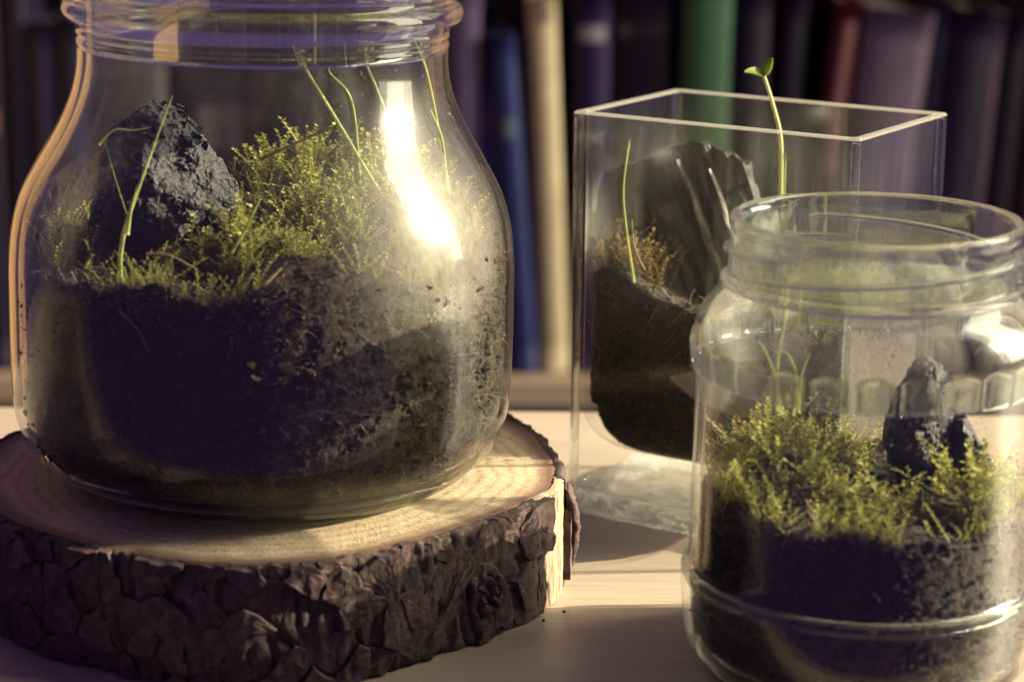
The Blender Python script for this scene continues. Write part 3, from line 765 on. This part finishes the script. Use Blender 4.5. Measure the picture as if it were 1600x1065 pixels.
blade([(185, 490, .5475), (215, 520, .5465), (232, 555, .5465)], .0003, .00018, M['root'], 'curved rootlet on the dark soil at the left of the largest jar', 'rootlet', 'root', None)
blade([(545, 410, .585), (580, 404, .584), (620, 407, .582), (660, 398, .58)], .0003, .0002, M['straw'], 'pale arched stalk lying across the right moss of the largest jar', 'straw', 'straw', None)
sp = []
for _ in range(240):
    a = random.uniform(-PI*.95, -.05); z = random.uniform(.05, .099); r = jr_in(z)-.0012
    sp.append((jp(JX+r*math.cos(a), JY+r*math.sin(a), z), (-math.sin(a), math.cos(a), random.uniform(-1, .3)), random.uniform(.004, .012)))
fibres('rootlets', sp, M['root'], 'fine pale root hairs in the soil of the largest jar', 'roots')
# beads of water on the inside of the glass
def beads(name, parent, rfun, zr, ar, n, size, mat):
    it = []
    for _ in range(n):
        z = random.uniform(*zr); a = random.uniform(*ar); r = rfun(z)-.0001
        it.append((r*math.cos(a), r*math.sin(a), z, random.uniform(*size)))
    AV, AF, off = [], [], 0
    for (x, y, z, s) in it:
        for k in range(3):
            u = k/2*PI*.5
            for q in range(6):
                t = q/6*2*PI
                AV.append((x+s*math.cos(u)*math.cos(t), y+s*math.cos(u)*math.sin(t), z+s*(math.sin(u)*1.1-.5)))
        for k in range(2):
            for q in range(6): AF.append((off+k*6+q, off+k*6+(q+1) % 6, off+k*6+6+(q+1) % 6, off+k*6+6+q))
        AF.append(tuple(off+5-q for q in range(6)))
        off += 18
    o = mesh(name, AV, AF, mat, parent); o['kind'] = 'stuff'; return o
rin = lambda z: float(np.interp(z, [q[1] for q in pi_], [q[0] for q in pi_]))
beads('water_beads', jar, rin, (.07, .115), (R(-70), R(20)), 420, (.00018, .00042), M['drop'])
beads('water_beads', jar, rin, (.008, .05), (R(-85), R(5)), 420, (.0002, .0006), M['drop'])

# ------------------------------------------------------------------ the square vase
VC = Vector((.0726, .6720, 0)); VA = math.atan2(-.0494, .077); VL, VW, VH = .0915, .0627, .124
vase = empty('glass_vase', VC, 'rectangular clear glass vase with charred wood and a seedling, behind the screw-top jar', 'vase', rz=VA)
TH = .0027
def rrect(lx, ly, rad, n=5):
    pts = []
    for (cx, cy, a0) in ((lx/2-rad, ly/2-rad, 0), (-lx/2+rad, ly/2-rad, 90), (-lx/2+rad, -ly/2+rad, 180), (lx/2-rad, -ly/2+rad, 270)):
        for k in range(n): a = R(a0+90*k/(n-1)); pts.append((cx+rad*math.cos(a), cy+rad*math.sin(a)))
    return pts
def loft(name, rings, mat, parent, cap0=False, cap1=False, smooth=True):
    V = [(*p, z) for (pts, z) in rings for p in pts]; m = len(rings[0][0])
    Fc = grid_faces(len(rings), m, False, True)
    Fc = [f[::-1] for f in Fc]
    if cap0: Fc.append(tuple(range(m))[::-1])
    if cap1: Fc.append(tuple(range((len(rings)-1)*m, len(rings)*m)))
    return mesh(name, V, Fc, mat, parent, smooth)
oo = rrect(VL, VW, .0012); ii = rrect(VL-2*TH, VW-2*TH, .0016)
o = loft('outer_wall', [(oo, .0090+(VH-.0009-.0090)*k/6) for k in range(7)], M['vaseglass_out'], vase, smooth=False)
CAV = .0190
def cav_ring(z, sh=0.0):
    rr = .0165; q = max(0, 1-(z-CAV)/rr); ins = rr*(1-math.sqrt(max(0, 1-q*q)))*.8
    return rrect(VL-2*TH-2*ins-sh, VW-2*TH-2*ins-sh, .0016+ins*.45)
zs = [CAV+.0165*(1-math.cos(k/10*PI/2)) for k in range(11)]+[CAV+.0165+(VH-.0009-CAV-.0165)*k/8 for k in range(1, 9)]
o = loft('inner_wall', [(cav_ring(z), z) for z in zs][::-1], M['vaseglass'], vase, smooth=False)
rim = [(ii, VH-.0009), (oo, VH-.0009), (rrect(VL-.0006, VW-.0006, .0012), VH-.0002), (rrect(VL-2*TH+.0006, VW-2*TH+.0006, .0016), VH-.0002), (ii, VH-.0009)]
loft('rim', rim, M['edge'], vase, smooth=False)
loft('base', [(rrect(VL-.003, VW-.003, .0012), .0006), (oo, .0022), (oo, .0088)], M['vasebase'], vase, True, True, smooth=False)
# the solid glass where two walls meet
for sx in (-1, 1):
    for sy in (-1, 1):
        V, Fc = [], []; box(V, Fc, (sx*(VL/2-TH*.56), sy*(VW/2-TH*.56), (VH+.0085)/2), (TH*.84, TH*.84, VH-.0115))
        bevel(mesh('corner_post', V, Fc, M['post'], vase, False), .0005, 3)
vrot = Matrix.Rotation(VA, 4, 'Z')
def vw(x, y, z): return VC+vrot @ Vector((x, y, z))
def vtop(x, y):        # local coords of the vase
    return .0665+.006*mn.noise(Vector((x*60, y*60, 3)))+.010*math.exp(-((x+.034)**2)/.00018)+.004*math.exp(-((x-.02)**2+(y-.01)**2)/.0004)+.0012*mn.noise(Vector((x*240, y*240, 3)))
V = []; na = 160; nz = 40
def vray(a, z):
    rg = cav_ring(max(z, CAV+.0003), .0006); hx = max(p[0] for p in rg); hy = max(p[1] for p in rg); rc = .0016+(VL/2-TH-hx)*.45
    ca, sa = math.cos(a), math.sin(a)
    # superellipse close to the rounded rectangle
    n_ = 14 if z > CAV+.0165 else 7
    return 1/((abs(ca)/hx)**n_+(abs(sa)/hy)**n_)**(1/n_)
for i in range(na):
    a = 2*PI*i/na; ca, sa = math.cos(a), math.sin(a)
    r1 = vray(a, .06); zt = vtop(r1*ca*.97, r1*sa*.97)
    col = [(.0005, CAV+.0005)]
    for j in range(nz):
        t = j/(nz-1); z = CAV+.0005+(zt-CAV)*t**1.3
        d = .0008*abs(mn.noise(Vector((ca*30, sa*30, z*200))))+.0004*mn.noise(Vector((ca*60, sa*60, z*600)))
        col.append((vray(a, z)-.0002-max(0, d), z))
    for q in (.94, .85, .72, .58, .44, .3, .15, .02): col.append((r1*q, vtop(r1*q*ca, r1*q*sa)))
    V += [tuple(vw(r*ca, r*sa, z)) for (r, z) in col]
tag(mesh('soil', V, grid_faces(na, nz+9, True), M['soil']), 'dark soil with a rounded underside filling the rectangular vase', 'soil', None, 'stuff')
it = []
for _ in range(1600):
    a = random.uniform(PI*.8, 2.1*PI); z = CAV+(.052)*random.random(); ca, sa = math.cos(a), math.sin(a)
    if random.random() < .4:
        r = vray(a, .06)*math.sqrt(random.random())*.95; z = vtop(r*ca, r*sa)
    else: r = vray(a, z)-.0007
    it.append((*vw(r*ca, r*sa, z), random.uniform(.0003, .0010), 0, 0, random.randrange(8)))
scatter('soil_crumbs', it, M['crumb'], 'loose crumbs of soil against the glass of the rectangular vase', 'soil', OCT)
# charred wood: a grooved plank standing in the soil
def charred_plank():
    A = at(982, 218, .688); 
    root = empty('charred_wood', vw(-.0105, .004, .0620), 'upright block of charred wood with deep grooves and pale streaks, standing in the rectangular vase', 'charred wood')
    root.rotation_euler = (R(-8), R(-23), VA+R(24))
    nx, nz_ = 46, 40
    wid, dep, hgt = .037, .017, .062
    def surf(x, z, side):
        g = mn.noise(Vector((x*150, side*3, z*18)))+.35*mn.noise(Vector((x*90, side*5, z*160)))
        rid = -.0016*max(0, .30-abs(g))/.30
        return .0011*mn.noise(Vector((x*420, z*30, side)))+rid
    V = []
    for k in range(nz_):
        t = k/(nz_-1)
        ring = []
        for i in range(nx):        # front
            x = -wid/2+wid*i/(nx-1); ring.append((x, -dep/2, 0))
        for i in range(1, 13): ring.append((wid/2, -dep/2+dep*i/12, 1))
        for i in range(1, nx): ring.append((wid/2-wid*i/(nx-1), dep/2, 2))
        for i in range(1, 12): ring.append((-wid/2, dep/2-dep*i/12, 3))
        for (x, y, sd) in ring:
            top = .052-.010*max(0, (x-.004)/.013)**1.6+.0016*mn.noise(Vector((x*400, y*300, 2)))
            z = -.012+(top+.012)*t
            d = surf(x if sd in (0, 2) else y, z, sd)
            nrm = {0: (0, -1), 1: (1, 0), 2: (0, 1), 3: (-1, 0)}[sd]
            wv = .0012*mn.noise(Vector((z*60, sd, 0)))
            V.append((x+nrm[0]*(d+wv)+.002*t*t, y+nrm[1]*(d+wv), z))
    m = 2*nx+12+11-1
    m = len(V)//nz_
    Fc = [f[::-1] for f in grid_faces(nz_, m, False, True)]
    V.append((.001, 0, .050)); c = len(V)-1
    for i in range(m): Fc.append(((nz_-1)*m+i, (nz_-1)*m+(i+1) % m, c))
    mesh('burnt_block', V, Fc, M['charwood'], root, False)
    # pale strips painting in the sunlight on the groove edges at the right
    for (x0, w, z0, z1) in ((.0030, .0024, .000, .048), (.0105, .0016, .020, .042)):
        V = []
        n = 22
        for i in range(n):
            t = i/(n-1); z = z0+(z1-z0)*t
            for (ox, oy) in ((-1, 0), (-.3, -1), (.5, -.8), (1, 0)):
                ww = w/2*(.55+.45*math.sin(PI*min(1, t*1.05)))*(1+.5*mn.noise(Vector((z*300, ox, x0*900))))
                V.append((x0+ox*ww+.0008*mn.noise(Vector((z*120, 2, x0*50))), -dep/2-.0006+oy*.0016*(1+.6*mn.noise(Vector((z*260, oy, x0*300)))), z))
        mesh('sunlit_streak', V, [f[::-1] for f in grid_faces(n, 4)], M['lit_streak'], root, False)
    return root
charred_plank()
def leaf_mesh(name, base, tip, normal, width, mat, parent, cup=.15):
    base, tip, normal = Vector(base), Vector(tip), Vector(normal).normalized()
    ax = tip-base; ln = ax.length; ax.normalize(); sx = ax.cross(normal).normalized(); nn = sx.cross(ax)
    V = []; n, m = 12, 7
    for side in (0, 1):
        for i in range(n):
            t = i/(n-1); w = width/2*math.sin(PI*min(1, t**.72*.98+.02))**.75
            for j in range(m):
                u = j/(m-1)*2-1
                V.append(base+ax*ln*t+sx*w*u+nn*(cup*width*u*u+.10*ln*math.sin(PI*t)+(.00022 if side else 0)))
    f = grid_faces(n, m); o_ = n*m
    return mesh(name, V, f+[tuple(i+o_ for i in q)[::-1] for q in f], mat, parent)
sd = empty('seedling', at(1222, 440, .678), 'tall pale seedling with two round seed leaves rising above the rectangular vase', 'seedling')
def rel(v): return tuple(Vector(v)-sd.location)
tube('stem', [rel(at(1222, 470, .678)), rel(at(1219, 380, .678)), rel(at(1218, 295, .678)), rel(at(1217, 215, .678)), rel(at(1206, 165, .678)), rel(at(1190, 115, .678))], [.00075, .00075, .0007, .00065, .00055, .0005], M['stalk'], sd, 8, 1.0)
leaf_mesh('leaf', rel(at(1190, 116, .678)), rel(at(1158, 111, .675)), (.1, -.55, .8), .0036, M['leaf'], sd)
leaf_mesh('leaf', rel(at(1190, 116, .678)), rel(at(1204, 88, .679)), (-.5, -.8, .2), .0034, M['leaf'], sd)
VG = 'thin shoots growing in the rectangular vase'
blade([(1222, 440, .677), (1223, 330, .677), (1225, 236, .677)], .00042, .0002, M['grass'], 'slim straight shoot close beside the tall seedling', 'shoot', 'shoot', VG)
blade([(990, 440, .661), (976, 350, .660), (972, 290, .660), (981, 217, .661)], .0004, .00022, M['grass'], 'thin shoot at the left edge of the charred wood', 'shoot', 'shoot', VG)
blade([(1006, 420, .656), (990, 385, .655), (985, 340, .656)], .0003, .0002, M['straw'], 'dry bent stalk below the left edge of the charred wood', 'straw', 'straw')
it = []
for _ in range(260):
    x = random.uniform(-.042, -.022); y = random.uniform(-.027, .027); it.append((*vw(x, y, vtop(x, y)-.001), random.uniform(.5, 1.1), random.gauss(0, .4), random.gauss(0, .4), random.randrange(8)))
scatter('dry_moss', it, M['moss_dry'], 'brown withered moss at the left end of the rectangular vase', 'moss', SPR, press_vase)
it = []
for _ in range(300):
    x = random.uniform(.008, .041); y = random.uniform(-.027, .027); it.append((*vw(x, y, vtop(x, y)-.001), random.uniform(.4, .9), random.gauss(0, .4), random.gauss(0, .4), random.randrange(8)))
scatter('moss', it, M['moss'], 'short green moss at the foot of the tall seedling', 'moss', SPR, press_vase)
sp = []
for _ in range(60):
    x = random.uniform(-.042, .02); z = random.uniform(.05, .075); sp.append((vw(x, -VW/2+TH+.0006, z), (random.uniform(-.6, .6), .1, random.uniform(-1, .5)), random.uniform(.004, .012)))
fibres('rootlets', sp, M['root'], 'fine root hairs in the soil of the rectangular vase', 'roots')
# a flat stone pressed against the glass
P0 = [vw(x, -VW/2+TH-.0001, z) for (x, z) in ((-.0135, .0475), (.004, .0535), (.022, .0525), (.024, .043), (.010, .0385), (-.004, .0415))]
V = [tuple(p) for p in P0]+[tuple(p+vrot @ Vector((0, .006, 0))) for p in P0]; n = len(P0)
o = mesh('flat_stone', V, [tuple(range(n))[::-1], tuple(range(n, 2*n))]+[(i, (i+1) % n, n+(i+1) % n, n+i) for i in range(n)], M['stone'], None, False); bevel(o, .0007, 2)
tag(o, 'flat brown stone pressed against the front glass inside the rectangular vase', 'stone')

# ------------------------------------------------------------------ the screw-top jar
KX, KY = .0886, .551
kj = empty('screw_top_jar', (KX, KY, 0.0004), 'smaller open clear glass jar with screw thread and embossed band, nearest at the right', 'jar')
ko = smooth_profile([(.0408, .0026), (.0434, .0064), (.0447, .0135), (.0452, .0240), (.0447, .0264), (.0436, .0285), (.0433, .0393), (.0430, .0644), (.0433, .0770), (.0438, .0850), (.0430, .0893), (.0408, .0936), (.0380, .0968), (.0362, .0990)], 5)
ki = offset_profile(ko, .0021)
def kfacet(r, z, a): return r, z
lathe('outer_wall', ko, M['jarglass_out'], kj, 160)
lathe('inner_wall', ki[::-1], M['smallglass'], kj, 160)
lathe('base', smooth_profile([(.0001, .0030), (.026, .0020), (.033, .0004), (.0365, .0003), (.0390, .0009), (.0408, .0026)], 4)+smooth_profile([(.0388, .0046), (.034, .0034), (.022, .0048), (.0001, .0058)], 3), M['thickbase'], kj, 128, True)
lathe('heel_ring', smooth_profile([(.0447, .0228), (.0451, .0238), (.0454, .0247), (.0451, .0256), (.0446, .0266), (.0432, .0262), (.0431, .0232)], 3), M['post'], kj, 128, True)
nk = smooth_profile([(.0361, .0978), (.0372, .0984), (.0377, .0992), (.0371, .1002), (.0360, .1010), (.0358, .104), (.0356, .108), (.0354, .1117), (.0357, .1128), (.0358, .1140), (.0354, .1150), (.0345, .1153), (.0336, .1149), (.0332, .1138), (.0333, .110), (.0336, .104), (.0338, .1000), (.0341, .0978)], 4)
lathe('neck', nk, M['neck'], kj, 160, True)
# screw thread: three ridges that climb round the neck
for k in range(3):
    V = []; n = 70; a0 = R(120*k-150)
    for i in range(n):
        t = i/(n-1); a = a0+R(140)*t; z = .1030+.0062*t; e = min(1, t*12, (1-t)*12)**.5
        for j in range(8):
            u = 2*PI*j/8
            r = .0359+(.0011*math.cos(u)+.0002)*e; V.append((r*math.cos(a), r*math.sin(a), z+.00085*math.sin(u)*e))
    Fc = grid_faces(n, 8, False, True); Fc += [tuple(range(8))[::-1], tuple(range((n-1)*8, n*8))]
    mesh('thread_ridge', V, Fc, M['thick'], kj)
# embossed band: a row of raised arched lenses
NF = 26
kr = lambda z: float(np.interp(z, [q[1] for q in ko], [q[0] for q in ko]))
kri = lambda z: float(np.interp(z, [q[1] for q in ki], [q[0] for q in ki]))
lens_me = None
n, m = 11, 11; half = PI/NF*.90
V, Fc = [], []
for j in range(m):
    v = j/(m-1)*2-1
    for i in range(n):
        u = i/(n-1)*2-1
        arch = 0 if v < 0 else .0016*(u*u)*v
        z = .0812+.0046*v-arch
        e = max(0, (1-abs(u)**4))**.5*max(0, (1-abs(v)**6))**.5
        r = kr(z)-.0002+.0012*e; a = half*u
        V.append((r*math.cos(a), r*math.sin(a), z))
off = len(V)
for j in range(m):
    for i in range(n):
        u = i/(n-1)*2-1; v = j/(m-1)*2-1; z = .0812+.0046*v-(0 if v < 0 else .0016*u*u*v)
        r = kr(z)-.0006; a = half*u; V.append((r*math.cos(a), r*math.sin(a), z))
f = grid_faces(m, n); Fc = [q[::-1] for q in f]+[tuple(i+off for i in q) for q in f]
bd = list(range(n))+[k*n+n-1 for k in range(1, m)]+[(m-1)*n+k for k in range(n-2, -1, -1)]+[k*n for k in range(m-2, 0, -1)]
for i in range(len(bd)): a, b_ = bd[i], bd[(i+1) % len(bd)]; Fc.append((a, b_, b_+off, a+off)[::-1])
for k in range(NF):
    if lens_me is None:
        o = mesh('embossed_arch', V, Fc, M['lens'], kj); lens_me = o.data
    else:
        o = bpy.data.objects.new('embossed_arch', lens_me); COL.objects.link(o); o.parent = kj
    o.rotation_euler = (0, 0, 2*PI*k/NF)
def ktop(x, y):
    dx, dy = x-KX, y-KY
    return .0455+.05*max(0, dy+.03)+.005*math.exp(-((dx+.018)**2+(dy)**2)/.0003)-.004*math.exp(-((dx-.012)**2+(dy+.015)**2)/.0001)+.0035*mn.noise(Vector((x*80, y*80, 9)))+.001*mn.noise(Vector((x*260, y*260, 9)))
soil_body('soil', KX, KY, kri, .0075, ktop, M['soil'], 'dark soil filling the lower half of the screw-top jar', None, 180, 36, .0005)
it = []
for _ in range(2600):
    a = random.uniform(-PI, .3)
    if random.random() < .75:
        z = .009+.036*random.random(); r = kri(z)-random.uniform(.0005, .0016)
    else:
        r = .040*math.sqrt(random.random()); z = ktop(KX+r*math.cos(a), KY+r*math.sin(a))
    it.append((KX+r*math.cos(a), KY+r*math.sin(a), z, random.uniform(.0003, .0010), 0, 0, random.randrange(8)))
scatter('soil_crumbs', it, M['crumb'], 'loose crumbs of soil against the glass of the screw-top jar', 'soil', OCT)
def in_k(x, y, z): return math.hypot(x-KX, y-KY) < kri(z)-.0030
mk('moss', KX-.018, KY-.004, .022, .030, 400, ktop, M['moss'], 'thick yellow-green moss cushion at the left of the screw-top jar', SPR+SPR_BUSHY, in_k, .55, 1.05, .006)
mk('dry_moss', KX-.020, KY+.004, .020, .026, 240, ktop, M['moss_dry'], 'reddish dry moss among the green at the left of the screw-top jar', SPR, in_k, .5, .95, .005)
mk('moss', KX+.004, KY-.022, .020, .014, 190, ktop, M['moss'], 'upright bright green moss shoots in the middle front of the screw-top jar', SPR, in_k, .6, 1.15, .0, lean=.2)
mk('moss', KX+.026, KY-.014, .014, .022, 220, ktop, M['moss'], 'tall bright moss shoots at the right before the charcoal of the screw-top jar', SPR, in_k, .8, 1.4, .002, lean=.2)
mk('moss', KX+.010, KY+.022, .026, .016, 240, ktop, M['moss'], 'shaded moss behind the charcoal in the screw-top jar', SPR, in_k, .5, .9, .0)
trail('moss hanging down the front glass over the soil of the screw-top jar', KX, KY, ktop, lambda z: kri(.05), -170, -10, 260, .012, press_small)
Yk = .553
lump('charcoal_lump', [at(1425, 590, Yk), at(1442, 562, Yk), at(1464, 556, Yk), at(1486, 574, Yk), at(1496, 612, Yk), at(1478, 690, Yk), at(1462, 745, Yk), at(1390, 745, Yk), at(1382, 680, Yk), at(1400, 618, Yk)],
     .018, M['char'], .0013, 'black charcoal lump with a rounded knob on top standing in the screw-top jar', 'charcoal', 31)
lump('charcoal_lump', [at(1482, 622, Yk), at(1500, 616, Yk), at(1520, 660, Yk), at(1552, 716, Yk), at(1535, 740, Yk), at(1480, 748, Yk), at(1490, 690, Yk)],
     .014, M['char'], .0011, 'sloping black charcoal slab leaning on the knobbed lump in the screw-top jar', 'charcoal', 57)
KG = 'thin shoots growing in the screw-top jar'
blade([(1216, 640, .535), (1216, 560, .534), (1226, 500, .533), (1234, 440, .532)], .00038, .0002, M['grass'], 'tall thin shoot rising to the shoulder of the screw-top jar', 'shoot', 'shoot', KG)
blade([(1222, 645, .532), (1212, 585, .531), (1196, 545, .531), (1186, 530, .532)], .00035, .00018, M['grass'], 'thin shoot curling left in the screw-top jar', 'shoot', 'shoot', KG)
blade([(1240, 645, .531), (1246, 590, .530), (1232, 550, .530), (1212, 546, .531)], .00035, .00018, M['grass'], 'hooked shoot bending over beside the moss of the screw-top jar', 'shoot', 'shoot', KG)
blade([(1248, 640, .530), (1254, 580, .530), (1266, 548, .530)], .00035, .00018, M['grass'], 'short straight shoot right of the hooked one in the screw-top jar', 'shoot', 'shoot', KG)
blade([(1268, 720, .515), (1330, 724, .513), (1392, 734, .513)], .00025, .00018, M['grass_dark'], 'thread-like stalk lying level across the moss of the screw-top jar', 'stalk', 'stalk')
sp = []
for _ in range(110):
    a = random.uniform(-PI*.95, -.05); z = random.uniform(.03, .056); r = kri(z)-.0010
    sp.append((Vector((KX+r*math.cos(a), KY+r*math.sin(a), z)), (-math.sin(a), math.cos(a), random.uniform(-1, .4)), random.uniform(.003, .009)))
fibres('rootlets', sp, M['root'], 'fine root hairs in the soil of the screw-top jar', 'roots')
beads('water_beads', kj, kri, (.058, .098), (R(-150), R(20)), 260, (.00014, .00034), M['drop'])

# crumbs on the table
for (px, py, lab) in ((885, 956, 'dark crumb of soil on the table at the edge of the sunlit strip'), (853, 970, 'dark crumb of soil on the shaded table close to the wood slice')):
    u = at(px, py, .58); t = CAM_H/(CAM_H-u.z); p = Vector((u.x*t, .58*t, .0004))
    o = mesh('soil_crumb', (OCT[3][0]*.0006).tolist(), OCT[3][1], M['soil'], None, False); o.location = p
    tag(o, lab, 'crumb')

# ------------------------------------------------------------------ bookshelf with books, out of focus
SY = 1.6; SZ = at(860, 585, SY).z
bs = empty('bookshelf', (0, SY, SZ), 'wooden bookshelf with a dark back, carrying the row of books behind the table', 'bookshelf')
def pbox(name, c, s, mat, parent, bv=.001):
    V, Fc = [], []; box(V, Fc, c, s); return bevel(mesh(name, V, Fc, mat, parent, False), bv)
pbox('shelf_board', (0, .13, -.0095), (1.3, .30, .018), M['shelf'], bs)
pbox('plinth', (0, .012, -.1695), (1.3, .02, .30), M['shelf'], bs)
pbox('back_panel', (0, .285, .21), (1.3, .012, .419), M['shelf_back'], bs)
pbox('shelf_board', (0, .13, .43), (1.3, .30, .018), M['shelf'], bs)
pbox('side_panel', (-.66, .13, .2), (.018, .30, .5), M['shelf'], bs); pbox('side_panel', (.66, .13, .2), (.018, .30, .5), M['shelf'], bs)
SCL = (at(900, 585, SY).x-at(800, 585, SY).x)/100
def book(xl, xr, top, lean, color, label, dy=0, depth=.17, marks=(), plain=False):
    """xl,xr: spine edges at the shelf (photo columns), top: photo row of the top edge, lean: shift of the top in columns"""
    x0 = at(xl, 585, SY).x; x1 = at(xr, 585, SY).x; w = x1-x0
    h = at(800, top, SY).z-SZ; ang = math.atan2(lean*SCL, h)
    h = h/math.cos(ang)*.995
    b_ = empty('book', ((x0+x1)/2, SY+dy, SZ+.0003+abs(math.sin(ang))*w/2), label, 'book', 'books in a row on the shelf')
    b_.rotation_euler = (0, ang, 0)
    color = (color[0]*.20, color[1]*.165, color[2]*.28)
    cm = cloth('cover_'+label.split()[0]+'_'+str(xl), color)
    V, Fc = [], []; t = min(.0025, w*.12)
    box(V, Fc, (-w/2+t/2, depth/2, h/2), (t, depth, h)); box(V, Fc, (w/2-t/2, depth/2, h/2), (t, depth, h))
    cov = mesh('cover', V, Fc, cm, b_, False); bevel(cov, t*.3, 2)
    V = []; n = 9      # rounded spine
    for k in range(12):
        z = h*k/11
        for i in range(n):
            u = i/(n-1)*2-1; V.append((u*(w/2-.0001), -.004*(1-u*u)**.8*min(1, w/.02)+.0005, z))
        for i in range(n):
            u = 1-i/(n-1)*2; V.append((u*(w/2-.0001), .003, z))
    Fc = grid_faces(12, 2*n, False, True); Fc += [tuple(range(2*n))[::-1], tuple(range(22*n, 24*n))]
    mesh('spine', V, Fc, cm, b_)
    pbox('pages', (0, depth/2-.001, h/2-.001), (w-2*t-.0002, depth-.008, h-.006), M['pages'], b_, .0003)
    for (z0, z1, u0, u1, c) in marks:       # printed fields on the spine
        mm = cloth('spine_print', tuple(q*.4 for q in c), .05)
        V, Fc = [], []
        q = 6
        for i in range(q):
            u = u0+(u1-u0)*i/(q-1); y = -.004*(1-u*u)**.8*min(1, w/.02)+.0005-.0003
            V += [(u*w/2, y, h*z0), (u*w/2, y, h*z1)]
        Fc = [(2*i, 2*i+1, 2*i+3, 2*i+2)[::-1] for i in range(q-1)]
        mesh('spine_label', V, Fc, mm, b_)
    return b_
BK = [
 (-95, -40, 20, 0, (.020, .015, .035), 'very dark violet book at the far left end of the row', [(.55, .62, -.5, .5, (.20, .08, .06))]),
 (-38, 20, -40, 0, (.016, .011, .030), 'near-black book second from the left with a dull orange mark', [(.60, .66, -.4, .8, (.22, .09, .06))]),
 (22, 62, -60, 0, (.020, .014, .034), 'tall dark purple book left of the grey-blue one', []),
 (64, 104, 40, 0, (.050, .050, .085), 'grey-blue book seen left of the largest jar neck', []),
 (106, 150, 30, 0, (.030, .028, .060), 'dark navy book behind the left neck of the largest jar', []),
 (152, 270, 60, 0, (.14, .145, .10), 'thick drab olive book behind the largest jar at the left', []),
 (272, 400, 20, 0, (.060, .066, .044), 'very thick dark moss-green book behind the largest jar', [(.62, .74, -.3, .8, (.12, .10, .10))]),
 (402, 512, 20, 0, (.050, .058, .040), 'thick dark bottle-green book behind the middle of the largest jar', []),
 (514, 552, 110, 0, (.12, .19, .10), 'slim sage-green book behind the largest jar', []),
 (554, 640, 30, 0, (.045, .035, .045), 'thick plum-black book behind the right of the largest jar', []),
 (642, 690, -40, 0, (.075, .062, .078), 'dusty mauve book behind the right neck of the largest jar', []),
 (692, 748, -40, 0, (.15, .12, .16), 'greyish purple book just right of the largest jar', []),
 (750, 792, 130, 0, (.05, .075, .27), 'blue book with a small red patch right of the largest jar', [(.84, .92, -.4, .6, (.26, .075, .06))]),
 (800, 842, 55, -42, (.034, .055, .16), 'dark blue book leaning left against the blue one', [(.70, .76, -.3, .6, (.08, .11, .16))]),
 (845, 890, -5, -28, (1.10, 1.12, .42), 'pale cream book leaning left beside the dark blue one', [(.935, .965, -.1, .6, (.20, .15, .12))]),
 (893, 950, -20, -4, (.040, .024, .085), 'violet book with a white title right of the cream one', [(.865, .905, -.7, .7, (.24, .22, .26)), (.52, .68, -.35, .2, (.06, .04, .09))]),
 (952, 1046, -30, 0, (.026, .016, .026), 'thick blackish plum book with a faint title left of the green one', [(.865, .895, -.85, -.5, (.10, .08, .08)), (.872, .888, -.4, .6, (.04, .03, .04))]),
 (1050, 1122, -60, 6, (.085, .25, .085), 'tall mid-green book in the middle of the right half', []),
 (1124, 1180, -30, 8, (.022, .014, .028), 'black-plum book right of the green one', []),
 (1182, 1222, -20, 24, (.020, .014, .030), 'dark indigo book leaning right, left of the red one', []),
 (1186+40, 1256+14, 0, 62, (.21, .028, .04), 'dark red book with a pink title leaning right', [(.55, .95, -.35, .35, (.25, .11, .12))]),
 (1272, 1374, 14, 60, (.27, .22, .21), 'broad taupe book leaning right beside the red one', []),
 (1376, 1410, 0, 60, (.060, .058, .085), 'slim slate-blue book leaning right beside the taupe one', []),
 (1412, 1476, 10, 50, (.022, .015, .036), 'dark violet book leaning right between the slate and brown ones', []),
 (1478, 1508, 30, 34, (.15, .11, .115), 'slim brown-grey book leaning right near the right edge', []),
 (1510, 1556, 20, 30, (.024, .014, .028), 'plum-black book leaning right near the right edge', []),
 (1558, 1600, 60, 30, (.070, .030, .040), 'maroon book leaning right at the frame edge', []),
 (1602, 1660, 60, 26, (.11, .018, .028), 'crimson book at the far right end of the row', []),
]
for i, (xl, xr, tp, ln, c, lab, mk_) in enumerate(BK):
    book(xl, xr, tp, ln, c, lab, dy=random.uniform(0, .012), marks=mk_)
